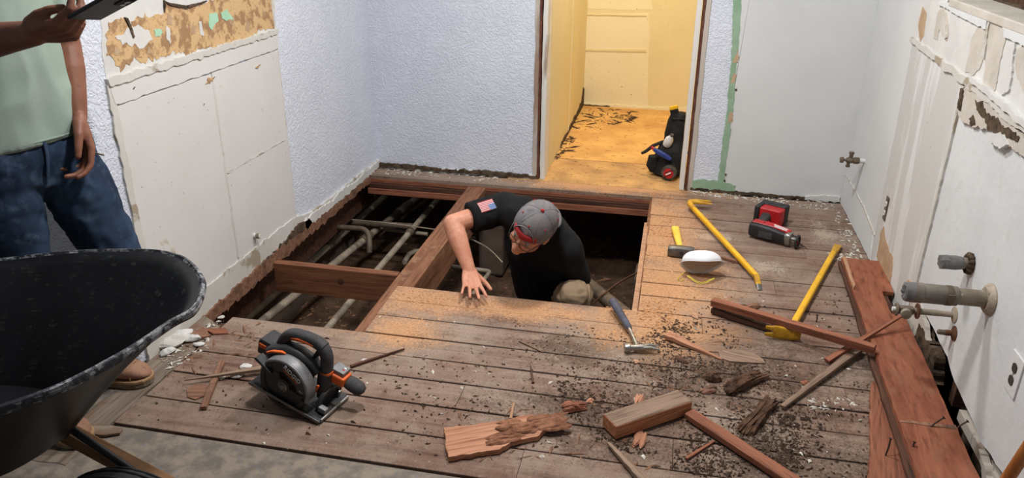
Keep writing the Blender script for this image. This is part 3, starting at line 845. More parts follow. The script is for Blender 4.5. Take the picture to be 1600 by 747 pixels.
# ================================================================== SMALL THINGS ON THE RIGHT WALL
WM = {}
WM['grey_tape'] = noisy('grey_duct_tape', srgb(92, 92, 92), srgb(122, 122, 121), 20, .45, .4, .1, bump=.4, bscale=50)
WM['abs'] = noisy('grimy_grey_coupling', srgb(100, 92, 84), srgb(126, 118, 108), 16, .6, .3, bump=.1, bscale=60)
WM['old_galv'] = noisy('stained_drain_pipe', srgb(118, 108, 92), srgb(150, 142, 126), 12, .6, .3, .1, bump=.15, bscale=60, c3=srgb(160, 156, 146))
WM['steel'] = noisy('worn_steel', (.30, .29, .27), (.42, .41, .39), 18, .38, .5, .85, bump=.08, bscale=80)
WM['white_plastic'] = noisy('white_cover_plate', (.66, .67, .67), (.72, .73, .73), 10, .4, .4)
WM['dark_plastic'] = noisy('dark_brown_socket', (.03, .028, .026), (.05, .045, .04), 20, .5, .4)
XM = Matrix.Rotation(-PI / 2, 3, 'Y')      # lathe axis along -X (out of the right wall)


def on_right(px, py, d=0.0):
    p = at(px, py, 0, XR); return V((XR - d, p.y, p.z))


# drain pipe with coupling and taped end
f0 = on_right(1548, 468)
tip = at(1412, 473, 1, f0.y)
L = XR - tip.x
t = thing('drain_pipe', 'grey drain pipe with a round wall flange and taped end', 'pipe', f0)
MB().lathe([(.0, -.004), (.050, -.004), (.050, .004), (.044, .012), (.036, .018), (.033, .018), (0, .018)], 28, XM).build('wall_flange', M['galv'], t, smooth=35)
MB().lathe([(.026, 0), (.026, L - .02)], 24, XM).build('pipe_run', WM['old_galv'], t, smooth=35)
cp = MB().lathe([(.027, L - .145), (.0305, L - .142), (.0305, L - .045), (.032, L - .044), (.032, L - .020), (.029, L - .016)], 24, XM).build('rubber_coupling', WM['abs'], t, smooth=35)
MB().lathe([(.0312, L - .128), (.0318, L - .126), (.0318, L - .112), (.0312, L - .11)], 24, XM).build('band_clamp', M['darkpipe'], cp, smooth=35)
MB().box((-(L - .12), -.031, .004), (.02, .006, .026)).build('clamp_screw', M['darkpipe'], cp, bevel=.002)
rs = []
for i, (r, x) in enumerate([(.031, L - .03), (.032, L - .012), (.030, L + .004), (.022, L + .008), (.004, L + .002)]):
    rs.append([V((-x + .004 * nz((k * .9, i * 1.3, 2)), r * (1 + .10 * nz((k * 1.1, i, 5))) * math.cos(2 * PI * k / 16), r * (1 + .10 * nz((k * 1.1, i, 5))) * math.sin(2 * PI * k / 16))) for k in range(16)])
MB().rings(rs).build('tape_cap', WM['grey_tape'], t, smooth=30)
# upper stub wrapped in tape
f1 = on_right(1518, 412)
tip = at(1472, 410, 1, f1.y - .02); L1 = XR - tip.x
t = thing('pipe_stub', 'short pipe stub wrapped in grey tape above the drain pipe', 'pipe', f1)
d = Matrix.Rotation(R(4), 3, 'Z') @ XM
MB().lathe([(.019, -.01), (.019, L1 - .01)], 18, d).build('pipe_run', WM['old_galv'], t, smooth=35)
rs = []
for i, (r, x) in enumerate([(.021, .03), (.024, .05), (.0235, .075), (.0245, L1 - .02), (.023, L1), (.012, L1 + .003)]):
    rs.append([d @ V((r * (1 + .16 * nz((k * 1.1, i * .9, 5))) * math.cos(2 * PI * k / 14), r * (1 + .16 * nz((k * 1.1, i * .9, 5))) * math.sin(2 * PI * k / 14), x + .006 * nz((k * .9, i * 1.3, 2)))) for k in range(14)])
MB().rings(rs).build('tape_wrap', WM['grey_tape'], t, smooth=30)
mb = MB()
for k in range(12):
    a = 2 * PI * k / 12
    mb.sphere((-.008 + .004 * nz((k, 1, 1)), .027 * math.cos(a), .027 * math.sin(a)), (.012, .011 + .004 * nz((k, 2, 2)), .011), 6, 4)
MB.build(mb, 'plaster_collar', M['rot_dark'], t, smooth=60)
# low valves under the drain pipe
f2 = on_right(1492, 492)
t = thing('shutoff_valve', 'grimy shut-off valve with round flange under the drain pipe', 'valve', f2)
MB().lathe([(0, -.003), (.028, -.003), (.028, .003), (.010, .008), (.010, .09)], 20, XM).build('wall_flange', M['galv'], t, smooth=35)
MB().lathe([(.0105, .05), (.0105, .13)], 14, XM).build('pipe_run', WM['old_galv'], t, smooth=35)
MB().lathe([(.0, .115), (.026, .115), (.027, .120), (.0, .124)], 20, XM).build('escutcheon', M['rust'], t, smooth=35)
MB().box((-.155, 0, .0), (.05, .026, .026)).build('valve_body', M['darkpipe'], t, bevel=.005)
MB().lathe([(.013, .018), (.017, .02), (.017, .035), (.010, .037)], 14, Matrix.Rotation(PI / 2, 3, 'X') , (-.16, 0, 0)).build('outlet_nut', WM['old_galv'], t, smooth=35)
hv = MB().lathe([(0, .0), (.020, .0), (.024, .004), (.020, .008), (0, .008)], 12, XM, (-.18, 0, 0)).build('valve_handle', M['darkpipe'], t, smooth=35)
MB().lathe([(.0, 0), (.008, .0), (.008, .012), (0, .013)], 10, XM, (-.186, 0, 0)).build('handle_screw', M['panel'], hv, smooth=35)
f3 = on_right(1480, 497)
t = thing('pipe_escutcheon', 'round rusty escutcheon on a bare stub beside the shut-off valve', 'fitting', f3 + V((0, -.09, -.01)))
MB().lathe([(0, -.003), (.026, -.003), (.026, .003), (.010, .010), (.010, .03)], 20, XM).build('wall_flange', M['rust'], t, smooth=35)
MB().lathe([(.009, .02), (.009, .05), (.005, .054)], 12, XM).build('pipe_run', M['darkpipe'], t, smooth=35)
# angle stop near the far corner
f4 = on_right(1352, 252)
t = thing('angle_stop', 'old angle stop valve on a pipe near the far corner', 'valve', f4)
MB().lathe([(.012, -.004), (.012, .045)], 14, XM).build('pipe_run', M['panel'], t, smooth=35)
MB().lathe([(.016, .03), (.018, .035), (.018, .055), (.013, .06)], 8, XM).build('hex_nut', M['darkpipe'], t, smooth=30)
MB().sphere((-.075, 0, 0), (.022, .017, .017), 12, 8).build('valve_body', M['darkpipe'], t, smooth=60)
MB().lathe([(.010, 0), (.010, .025), (.013, .026), (.013, .036), (.006, .037)], 10, None, (-.072, 0, .008)).build('outlet_nut', M['darkpipe'], t, smooth=35)
MB().lathe([(.008, 0), (.008, .02), (.011, .021), (.011, .030), (.004, .031)], 10, Matrix.Rotation(PI, 3, 'X'), (-.080, 0, -.006)).build('drain_plug', M['darkpipe'], t, smooth=35)
MB().lathe([(.007, .09), (.007, .105), (.015, .106), (.017, .112), (.015, .122), (.0, .123)], 10, XM).build('valve_handle', M['darkpipe'], t, smooth=30)
# water supply pipe stub on the cream wall
p = at(395, 368, 0, XL)
t = thing('pipe_stub', 'small white pipe stub poking out of the cream wall', 'pipe', p)
XP = Matrix.Rotation(PI / 2, 3, 'Y')
MB().lathe([(.016, -.002), (.016, .006), (.011, .007), (.011, .035), (.009, .037)], 14, XP).build('pipe_run', M['panel'], t, smooth=35)
MB().lathe([(.012, .018), (.013, .02), (.013, .032), (.012, .034)], 8, XP).build('end_nut', WM['old_galv'], t, smooth=30)


def outlet(name, label, px, py, w, h, plate):
    c = on_right(px, py)
    t = thing(name, label, 'outlet', c)
    out = []
    for sx, sz in ((1, 1), (-1, 1), (-1, -1), (1, -1)):
        out.append((sx * w / 2, sz * h / 2))
    MB().prism(out, .0, .005 if plate else .010, lambda a, b, tt: V((-tt, a, b))).build('cover_plate' if plate else 'mounting_strap', WM['white_plastic'] if plate else M['darkpipe'], t, bevel=.0015)
    for sz in (1, -1):
        o_ = []
        rz, ry = (.0145, .0165) if plate else (.013, .0145)
        for k in range(20):
            a = 2 * PI * k / 20
            o_.append((max(-ry * .86, min(ry * .86, ry * math.cos(a))), rz * math.sin(a) + sz * (.0195 if plate else .021)))
        s_ = MB().prism(o_, .003, .0075 if plate else .014, lambda a, b, tt: V((-tt, a, b))).build('socket', WM['dark_plastic'] if plate else WM['white_plastic'], t, bevel=.0008)
        for dy, hh in ((-.006, .008), (.006, .0065)):
            MB().box((-.0078 if plate else -.0144, dy, sz * (.0195 if plate else .021) + .002), (.001, .0016, hh)).build('slot', WM['steel'] if plate else WM['dark_plastic'], s_)
    MB().lathe([(0, 0), (.003, 0), (.0028, .0012), (0, .0014)], 10, XM, (-.005 if plate else -.010, 0, 0)).build('plate_screw', WM['steel'], t)
    return t


outlet('wall_outlet', 'wall outlet with white cover plate and two dark sockets', 1586, 585, .078, .120, True)
outlet('wall_outlet', 'bare uncovered wall outlet on the streaked wall', 1387, 326, .040, .110, False)

# ================================================================== TOOLS
TM = {}
TM['yellow'] = noisy('chipped_yellow_enamel', srgb(222, 166, 22), srgb(240, 186, 34), 10, .42, .45, c3=srgb(196, 142, 30), bump=.1, bscale=60)
TM['yellow_worn'] = noisy('worn_yellow_enamel', srgb(176, 128, 30), srgb(216, 166, 44), 26, .55, .4, c3=srgb(84, 62, 34), bump=.2, bscale=60)
TM['steel'] = WM['steel']
TM['dark_steel'] = noisy('dark_forged_steel', (.10, .095, .09), (.20, .19, .18), 18, .42, .5, .75, bump=.1, bscale=60)
TM['grip'] = noisy('blue_grey_rubber_grip', srgb(62, 64, 76), srgb(84, 86, 100), 20, .6, .3, bump=.2, bscale=140)
TM['yellow_grip'] = noisy('yellow_fibreglass_handle', srgb(226, 190, 62), srgb(238, 206, 84), 14, .5, .4, c3=srgb(208, 172, 66))
TM['black'] = noisy('black_tool_plastic', (.012, .012, .013), (.026, .026, .028), 20, .5, .4, bump=.1, bscale=120)
TM['charcoal'] = noisy('charcoal_grip_rubber', srgb(52, 52, 54), srgb(70, 69, 70), 24, .7, .3, bump=.2, bscale=160, c3=srgb(88, 82, 76))
TM['grey_guard'] = noisy('grey_magnesium_guard', srgb(112, 112, 114), srgb(138, 138, 140), 14, .45, .45, .3, c3=srgb(100, 94, 88))
TM['dark_guard'] = noisy('dark_grey_guard', srgb(48, 49, 52), srgb(64, 65, 68), 14, .5, .4, .2)
TM['orange'] = noisy('orange_tool_plastic', srgb(214, 92, 34), srgb(230, 108, 46), 14, .5, .4, c3=srgb(190, 84, 40))
TM['red'] = noisy('red_tool_plastic', srgb(170, 24, 30), srgb(192, 34, 40), 14, .42, .45, c3=srgb(150, 28, 32))
TM['white'] = noisy('white_print', (.75, .75, .75), (.8, .8, .8), 10, .5, .3)
TM['white_mask'] = noisy('white_mask_fabric', (.74, .75, .78), (.80, .81, .83), 10, .85, .1, bump=.25, bscale=160)
TM['mask_inside'] = noisy('beige_mask_inside', srgb(196, 180, 160), srgb(214, 198, 178), 10, .85, .1)
TM['elastic'] = noisy('yellow_elastic', srgb(214, 196, 70), srgb(226, 210, 92), 10, .7, .2)


def polytube(name, pts, prof, mat, parent, up=(0, 0, 1), smooth=40, world=True):
    """loft a cross-section given per point as (half width, half height, exponent)"""
    pts = [V(p) for p in pts]; rs = []
    n = 16
    for i, p in enumerate(pts):
        tdir = (pts[min(i + 1, len(pts) - 1)] - pts[max(i - 1, 0)]).normalized()
        u = V(up).cross(tdir).normalized(); w = tdir.cross(u)
        a, b, e = prof[i] if len(prof[i]) == 3 else prof[i] + (2,)
        ring = []
        for k in range(n):
            th = 2 * PI * k / n
            c, s = math.cos(th), math.sin(th)
            ring.append(p + u * a * math.copysign(abs(c) ** (2 / e), c) + w * b * math.copysign(abs(s) ** (2 / e), s))
        rs.append(ring)
    return MB().rings(rs).build(name, mat, parent, smooth=smooth, world=world)


# ---- first pry bar (hooked claw at the far end)
h0 = FL(1083, 325, .034); h1 = FL(1182, 432, .031); tipn = FL(1187, 452, .006)
t = thing('pry_bar', 'long yellow pry bar with hooked claw beside the dust mask', 'pry bar', FL(1130, 385), group='yellow pry bars on the boards')
dr = (h1 - h0).normalized()
shaft = [h0 + dr * (h1 - h0).length * k / 6 for k in range(7)]
polytube('shaft', shaft, [(.0125, .0125, 3.2)] * 7, TM['yellow'], t)
polytube('chisel_end', [h1 - dr * .03, h1, h1.lerp(tipn, .5) + V((0, 0, -.002)), h1.lerp(tipn, .72)], [(.0125, .0125, 3), (.013, .012, 3), (.012, .009, 4), (.011, .006, 4)], TM['yellow_worn'], t)
polytube('chisel_tip', [h1.lerp(tipn, .66), h1.lerp(tipn, .85), tipn + (tipn - h1) * .05], [(.0115, .007, 4), (.0105, .004, 4), (.009, .001, 4)], TM['dark_steel'], t)
c0 = h0; side = V((dr.y, -dr.x, 0))
if side.x < 0: side = -side
ck = [c0 + dr * .03, c0 - dr * .015, c0 - dr * .055 + V((0, 0, .004)), c0 - dr * .075 + side * .012 + V((0, 0, .008)), c0 - dr * .072 + side * .045 + V((0, 0, .010)), c0 - dr * .058 + side * .075 + V((0, 0, .010))]
polytube('claw_neck', ck, [(.0125, .0125, 3), (.014, .013, 3), (.016, .014, 3), (.018, .013, 3), (.024, .009, 4), (.026, .007, 4)], TM['yellow_worn'], t)
for s in (-1, 1):
    q = ck[-1]; e = (side * .9 + dr * .25).normalized(); wv = V((0, 0, 1)).cross(e)
    polytube('claw_tine', [q - e * .012, q + e * .02 + wv * s * .003, q + e * .05 + wv * s * .006], [(.012, .007, 4), (.010, .005, 4), (.006, .0015, 4)] , TM['yellow_worn'], t).location = wv * s * .014

# ---- second pry bar, its forked foot under the wood strip
h0 = FL(1302, 396, .022); h1 = FL(1240, 506, .022)
t = thing('pry_bar', 'yellow pry bar with forked foot tucked under the red wood strip', 'pry bar', FL(1265, 460), group='yellow pry bars on the boards')
dr = (h1 - h0).normalized()
he = FL(1310, 383, .012)
polytube('shaft', [h0 + (h1 - h0) * k / 6 for k in range(7)], [(.0135, .0135, 3.2)] * 7, TM['yellow'], t)
polytube('chisel_end', [h0 + dr * .03, h0, h0.lerp(he, .5) + V((0, 0, .002)), he], [(.0135, .0135, 3), (.014, .013, 3), (.017, .009, 4), (.019, .002, 6)], TM['yellow_worn'], t)
k0 = FL(1246, 523, .028); k1 = FL(1222, 520, .030); k2 = FL(1200, 517, .032)
polytube('claw_neck', [h1 - dr * .02, h1 + dr * .03, h1.lerp(k0, .7) + dr * .02, k0, k0.lerp(k1, .4)], [(.0135, .0135, 3), (.014, .014, 3), (.016, .016, 3), (.018, .020, 3), (.012, .026, 4)], TM['yellow_worn'], t)
polytube('claw_foot', [k0.lerp(k1, .2), k1, k1.lerp(k2, .6)], [(.010, .024, 4), (.008, .026, 4), (.006, .027, 4)], TM['yellow_worn'], t)
for s in (-1, 1):
    polytube('claw_tine', [k1.lerp(k2, .5) + V((0, 0, s * .013)), k2 + V((0, 0, s * .015)), k2 + (k2 - k1) * .2 + V((0, 0, s * .016))], [(.006, .011, 4), (.004, .008, 4), (.002, .006, 4)], TM['yellow_worn'], t)

# ---- framing hammer leaning on the edge of the opening
g0 = FL(957, 470, .045); g1 = FL(984, 514, .03); hd = FL(996, 543, .024)
t = thing('framing_hammer', 'steel hammer with blue-grey rubber grip at the edge of the opening', 'hammer', FL(980, 520))
dr = (g1 - g0).normalized()
polytube('grip', [g0 - dr * .004, g0, g0 + (g1 - g0) * .2, g0 + (g1 - g0) * .6, g0 + (g1 - g0) * .9, g1], [(.009, .009), (.0165, .014), (.0175, .014), (.0155, .012), (.014, .011), (.010, .008)], TM['grip'], t)
polytube('shank', [g1 - dr * .02, g1 + (hd - g1) * .5, hd], [(.007, .007, 3), (.0065, .006, 3), (.010, .010, 3)], TM['steel'], t)
hs = V((.95, .30, 0)).normalized()          # claw direction
hs = (FL(1036, 541, .02) - FL(978, 543, .02)); hs.z = 0; hs.normalize()
polytube('hammer_head', [hd - hs * .05, hd - hs * .046, hd - hs * .030, hd - hs * .026, hd - hs * .012, hd + hs * .012, hd + hs * .03], [(.013, .013), (.0155, .0155), (.0155, .0155), (.011, .011), (.011, .011), (.014, .012, 3), (.014, .009, 4)], TM['steel'], t)
for s in (-1, 1):
    wv = V((0, 0, 1)).cross(hs)
    polytube('claw_tine', [hd + hs * .02 + wv * s * .007, hd + hs * .05 + wv * s * .010 + V((0, 0, .003)), hd + hs * .082 + wv * s * .014 + V((0, 0, -.004))], [(.008, .008, 4), (.007, .005, 4), (.004, .0015, 4)], TM['steel'], t)
polytube('claw_web', [hd + hs * .01, hd + hs * .035], [(.015, .008, 4), (.013, .006, 4)], TM['steel'], t)

# ---- drilling hammer
hc = FL(1064, 393, .028)
t = thing('drilling_hammer', 'heavy steel hammer head on a short yellow handle in the sawdust', 'hammer', FL(1064, 400))
hx = (FL(1084, 396, .028) - FL(1045, 392, .028)); hx.z = 0; hx.normalize()
hy = V((-hx.y, hx.x, 0))
Lh = .062
polytube('hammer_head', [hc + hx * q for q in (-Lh, -Lh + .006, -Lh * .55, 0, Lh * .55, Lh - .006, Lh)], [(.021, .021, 4), (.024, .024, 4), (.025, .025, 4), (.026, .026, 5), (.025, .025, 4), (.024, .024, 4), (.021, .021, 4)], TM['dark_steel'], t, smooth=30)
hend = FL(1055, 357, .022)
hv_ = (hend - hc).normalized()
polytube('handle', [hc + hv_ * .0, hc + hv_ * .05, hc + hv_ * .12, hc + hv_ * .19, hend, hend + hv_ * .004], [(.011, .011, 3), (.014, .012, 3), (.0155, .012, 3), (.018, .013, 3), (.0205, .014, 3), (.014, .008, 3)], TM['yellow_grip'], t)
polytube('handle_end', [hc - hv_ * .030, hc - hv_ * .02], [(.009, .010, 2), (.010, .011, 2)], TM['black'], t)

# ---- dust mask
mc = FL(1094, 432)
t = thing('dust_mask', 'white cup-shaped dust mask with yellow elastic straps', 'mask', mc)
mx = hx; my = hy
rs = []; nseg = 28
for i in range(9):
    a = i / 8 * PI / 2
    ring = []
    for k in range(nseg):
        th = 2 * PI * k / nseg
        r = math.cos(a) ** .8
        ex = 1 + .18 * math.cos(th) ** 4 * (1 if math.cos(th) > 0 else .5)
        x = .080 * r * math.cos(th) * ex; y = .064 * r * math.sin(th)
        z = .066 * math.sin(a) ** .9 + .012 * (1 - a / (PI / 2)) * math.cos(2 * th)
        ring.append(V((x, y, z)))
    rs.append(ring)
# the cup lies on its side: its open rim towards the camera and down
T = Matrix.Rotation(R(12), 3, 'Z') @ Matrix.Rotation(R(-50), 3, 'X')
shell = [[T @ (p - V((0, .0, .0))) for p in r] for r in rs]
zmin = min(p.z for r in shell for p in r)
off = V((0, .0, -zmin + .002))
o = MB().rings([[p + off for p in r] for r in shell], caps=False).build('cup', TM['white_mask'], t, smooth=60)
md = o.modifiers.new('thick', 'SOLIDIFY'); md.thickness = .0025; md.offset = -1
flr = []
for k in range(nseg):
    p = shell[0][k]; c_ = V((0, 0, 0))
    flr.append(p)
MB().rings([[T @ (V((p.x * 1.0, p.y * 1.0, p.z))) + off for p in rs[0]], [T @ V((p.x * 1.12, p.y * 1.14, p.z - .004)) + off for p in rs[0]]], caps=False).build('rim_flange', TM['white_mask'], t, smooth=60).modifiers.new('thick', 'SOLIDIFY').thickness = .0016
MB().rings([[T @ (V((p.x * .95, p.y * .95, p.z * .93 + .001))) + off for p in r] for r in rs[:8]], caps=False).build('cup_lining', TM['mask_inside'], t, smooth=60)
for s, rr in ((-1, .05), (1, .038)):
    P = []
    for k in range(13):
        a = PI * k / 12
        P.append(V((-.060 + .12 * k / 12, -.050 - rr * math.sin(a) * .7, .003 + .016 * math.cos(a) ** 2 + (.003 if s > 0 else 0))))
    MB().tube([T.to_euler() and p for p in P], .0018, 6).build('elastic_strap', TM['elastic'], t, smooth=60)
MB().tube([(-.07, -.03, .03), (-.095, -.05, .012), (-.10, -.07, .004), (-.085, -.078, .004), (-.075, -.06, .006)], .0018, 6).build('elastic_strap', TM['elastic'], t, smooth=60)
# ================================================================== CIRCULAR SAW
def arc_sector(r0, r1, a0, a1, n=24):
    o = [(r1 * math.cos(R(a0 + (a1 - a0) * k / n)), r1 * math.sin(R(a0 + (a1 - a0) * k / n))) for k in range(n + 1)]
    o += [(r0 * math.cos(R(a1 + (a0 - a1) * k / n)), r0 * math.sin(R(a1 + (a0 - a1) * k / n))) for k in range(n + 1)]
    return o


hd_ = V((.975, -.22, 0)).normalized()
Rz = fr(hd_); TILT = R(15)
rot = Rz @ Matrix.Rotation(TILT, 3, 'Y')
front = FL(521, 640, .004)
CS = thing('circular_saw', 'grey and orange cordless circular saw standing on the boards', 'circular saw', front - rot @ V((.14, -.005, 0)), rot)


def cs_plane(cx, cz):
    return lambda a, b, t: V((cx + a, t, cz + b))


GC = (-.015, .062)
pln = cs_plane(*GC)
sh = MB().prism([(-.145, -.09), (.14, -.09), (.148, -.08), (.148, .07), (.13, .08), (-.135, .08), (-.145, .07)], 0, .0035, lambda a, b, t: V((a, b, t))).build('shoe', TM['black'], CS, bevel=.001)
MB().box((0, -.09, .007), (.285, .004, .011)).build('shoe_edge', TM['dark_steel'], sh, bevel=.001)
MB().box((.145, -.005, .008), (.006, .15, .012)).build('shoe_nose', TM['steel'], sh, bevel=.001)
MB().prism(arc_sector(.0, .0995, -8, 188, 40), -.078, -.038, pln).build('upper_guard', TM['grey_guard'], CS, smooth=30, bevel=.004)
MB().prism(arc_sector(.055, .092, 8, 128, 30), -.083, -.076, pln).build('guard_face', TM['dark_guard'], CS, smooth=30, bevel=.0025)
MB().prism(arc_sector(.0885, .0995, -12, 135, 30), -.0825, -.074, pln).build('guard_rim', TM['grey_guard'], CS, smooth=30, bevel=.003)
lg = MB().prism(arc_sector(.0, .090, 0, 359.9, 48), -.0795, -.072, pln).build('lower_guard', TM['black'], CS, smooth=30, bevel=.003)
MB().prism(arc_sector(.075, .092, 128, 352, 30), -.084, -.050, pln).build('guard_lip', TM['black'], lg, smooth=30, bevel=.003)
for a in (40, 130, 220, 310):
    MB().prism([(.016 * math.cos(R(a)), .016 * math.sin(R(a))), (.056 * math.cos(R(a - 2)), .056 * math.sin(R(a - 2))), (.056 * math.cos(R(a + 2)), .056 * math.sin(R(a + 2)))], -.0805, -.079, pln).build('guard_rib', TM['dark_guard'], lg)
bl = MB().prism(arc_sector(.0, .084, 0, 359.9, 48), -.0645, -.0625, pln).build('blade', TM['steel'], CS)
RX = Matrix.Rotation(PI / 2, 3, 'X')
MB().lathe([(0, 0), (.018, 0), (.018, .004), (.012, .006), (.009, .010), (0, .010)], 20, RX, (GC[0], -.079, GC[1])).build('arbor_hub', TM['dark_steel'], CS, smooth=30)
MB().lathe([(.020, 0), (.026, 0), (.026, .002), (.020, .002)], 24, RX, (GC[0], -.079, GC[1])).build('arbor_ring', TM['dark_guard'], CS, smooth=30)
# maker's lettering on the guard
me = text_mesh('RIDGID', .0225, .0008)
o = link('lettering', me, TM['white'], CS)
th = R(66); rr = .0735
o.rotation_euler = (PI / 2, 0, 0)
mm = Matrix.Rotation(PI / 2, 4, 'X') @ Matrix.Rotation(th - PI / 2, 4, 'Z')
o.matrix_local = Matrix.Translation((GC[0] + rr * math.cos(th), -.0838, GC[1] + rr * math.sin(th))) @ mm
MB().box((0, 0, 0), (.066, .0022, .0012)).build('underline', TM['orange'], CS).matrix_local = Matrix.Translation((GC[0] + .0605 * math.cos(th), -.0838, GC[1] + .0605 * math.sin(th))) @ mm
me = text_mesh('6½"', .010, .0005)
o = link('lettering', me, TM['white'], CS)
th2 = R(14); o.matrix_local = Matrix.Translation((GC[0] + .074 * math.cos(th2), -.0838, GC[1] + .074 * math.sin(th2))) @ Matrix.Rotation(PI / 2, 4, 'X') @ Matrix.Rotation(R(-25), 4, 'Z')
# motor, gear case and body
MB().lathe([(.02, 0), (.047, .002), (.05, .012), (.05, .055), (.046, .066), (.03, .07), (0, .071)], 24, Matrix.Rotation(-PI / 2, 3, 'X'), (GC[0], -.04, GC[1] + .002)).build('motor_housing', TM['charcoal'], CS, smooth=35)
MB().lathe([(.0502, .026), (.0512, .027), (.0512, .034), (.0502, .035)], 24, Matrix.Rotation(-PI / 2, 3, 'X'), (GC[0], -.04, GC[1] + .002)).build('motor_band', TM['orange'], CS, smooth=35)
bx_ = polytube('body', [(-.125, -.015, .10), (-.10, -.012, .118), (-.06, -.008, .135), (-.02, -.004, .14), (.03, 0, .13), (.06, 0, .11)], [(.024, .022, 3), (.030, .030, 3), (.034, .032, 3), (.032, .028, 3), (.028, .026, 3), (.018, .02, 3)], TM['dark_guard'], CS, up=(0, 1, 0), world=False)
polytube('body_stripe', [(-.118, -.043, .122), (-.095, -.046, .142), (-.06, -.046, .158), (-.045, -.046, .160)], [(.004, .005, 3), (.004, .006, 3), (.004, .006, 3), (.002, .003, 3)], TM['orange'], CS, up=(0, 1, 0), world=False)
MB().prism([(-.115, .09), (-.10, .14), (-.06, .16), (-.045, .155), (-.07, .12), (-.085, .085)], -.05, -.04, lambda a, b, t: V((a, t, b))).build('fin', TM['black'], CS, bevel=.002)
MB().prism([(-.135, .115), (-.125, .125), (-.06, .095), (-.062, .088)], -.09, -.055, lambda a, b, t: V((a, t, b))).build('dust_spout', TM['black'], CS, bevel=.002)
# rear handle loop
hp_ = elbow([(-.105, .005, .115), (-.085, .008, .195), (.02, .010, .222), (.072, .010, .205), (.088, .008, .085)], .04, 6)
prof = [(.019, .021, 2.6)] * len(hp_)
polytube('handle', hp_, prof, TM['charcoal'], CS, up=(0, 1, 0), world=False)
polytube('handle_inlay', [(-.060, -.006, .196), (-.03, -.007, .206), (.0, -.007, .210), (.03, -.007, .211)], [(.004, .006, 4), (.005, .008, 4), (.005, .006, 4), (.004, .005, 4)], TM['orange'], CS, up=(0, 1, 0), world=False)
polytube('trigger', [(.045, .010, .190), (.038, .010, .172), (.03, .010, .160)], [(.009, .013, 3), (.009, .011, 3), (.007, .007, 3)], TM['black'], CS, up=(0, 1, 0), world=False)
polytube('handle_collar', [(.083, .008, .128), (.0845, .008, .120)], [(.0205, .0225, 2.6)] * 2, TM['orange'], CS, up=(0, 1, 0), world=False)
polytube('handle_post', [(.080, .006, .122), (.086, .004, .08), (.09, .0, .03)], [(.021, .024, 3), (.022, .026, 3), (.016, .024, 3)], TM['dark_guard'], CS, up=(0, 1, 0), world=False)
MB().prism([(.055, .03), (.080, .09), (.088, .09), (.072, .03)], -.034, -.028, lambda a, b, t: V((a, t, b))).build('post_stripe', TM['orange'], CS)
# battery behind and front knob
bt = MB().box((-.150, .03, .088), (.075, .075, .055)).build('battery', TM['black'], CS, bevel=.006)
MB().box((-.150, .03, .117), (.066, .070, .010)).build('battery_cap', TM['charcoal'], bt, bevel=.003)
MB().box((-.165, -.009, .10), (.03, .004, .016)).build('battery_stripe', TM['orange'], bt, bevel=.0015)
MB().box((.122, .035, .105), (.055, .050, .035)).build('front_bracket', TM['orange'], CS, bevel=.006)
MB().box((.115, .04, .130), (.05, .042, .016)).build('battery_gauge', TM['grey_guard'], CS, bevel=.003)
for k, c in enumerate(('red', 'white')):
    MB().box((.128, .036 + k * .01, .1385), (.008, .005, .001)).build('gauge_light', TM[c], CS)
polytube('front_knob', [(.125, .045, .095), (.142, .045, .094), (.165, .045, .093), (.192, .045, .090), (.208, .045, .086), (.212, .045, .085)], [(.014, .012), (.024, .019), (.028, .023), (.027, .022), (.018, .014), (.004, .003)], TM['charcoal'], CS, up=(0, 0, 1), world=False, smooth=60)
# bevel bracket at the nose
MB().prism(arc_sector(.0, .062, 0, 180, 20), .100, .106, lambda a, b, t: V((t, a + .012, b + .006))).build('bevel_bracket', TM['black'], CS, bevel=.002)
MB().prism(arc_sector(.050, .066, 10, 170, 20), .096, .112, lambda a, b, t: V((t, a + .012, b + .006))).build('bevel_arc', TM['black'], CS, bevel=.002)
for y in (-.038, .058):
    MB().lathe([(0, 0), (.009, 0), (.008, .006), (0, .007)], 12, Matrix.Rotation(PI / 2, 3, 'Y'), (.112, y, .016)).build('bracket_bolt', TM['steel'], CS, smooth=30)
MB().box((.125, -.045, .02), (.03, .02, .02)).build('line_guide', TM['grey_guard'], CS, bevel=.003)
MB().box((-.12, -.02, .015), (.03, .05, .022)).build('depth_bracket', TM['black'], CS, bevel=.003)

# ================================================================== COMPACT RECIPROCATING SAW
r0 = FL(1183, 358, .045); r1 = FL(1246, 374, .045)
hv2 = (r1 - r0); hv2.z = 0; hv2.normalize()
t = thing('reciprocating_saw', 'red and black cordless reciprocating saw lying near the back wall', 'reciprocating saw', V((r0.x, r0.y, 0)), fr(hv2))
LB = (r1 - r0).length
polytube('housing', [(-.035, 0, .046), (-.03, 0, .046), (.0, 0, .047), (.07, .0, .046), (.11, -.004, .043), (.15, -.006, .040), (LB * .82, -.006, .038)], [(.026, .028, 4), (.034, .036, 4), (.037, .038, 4), (.037, .036, 4), (.030, .031, 4), (.026, .028, 4), (.024, .026, 4)], TM['black'], t, world=False)
MB().prism([(-.028, .036), (.08, .036), (.15, .026), (.17, .020), (.165, -.012), (.10, -.010), (.03, -.012), (-.028, -.012)], .070, .0862, lambda a, b, tt: V((a, b, tt - max(0, a - .07) * .10))).build('top_shell', TM['red'], t, bevel=.005, seg=3)
for k in range(3):
    MB().prism([(.075 + k * .004, .020 - k * .011), (.150, .015 - k * .010), (.150, .010 - k * .010), (.082 + k * .004, .014 - k * .011)], .080, .0872, lambda a, b, tt: V((a, b, tt - max(0, a - .07) * .10))).build('white_logo', TM['white'], t)
MB().prism([(.02, -.037), (.09, -.037), (.095, -.030), (.018, -.030)], .02, .055, lambda a, b, tt: V((a, b, tt))).build('side_panel', TM['charcoal'], t, bevel=.002)
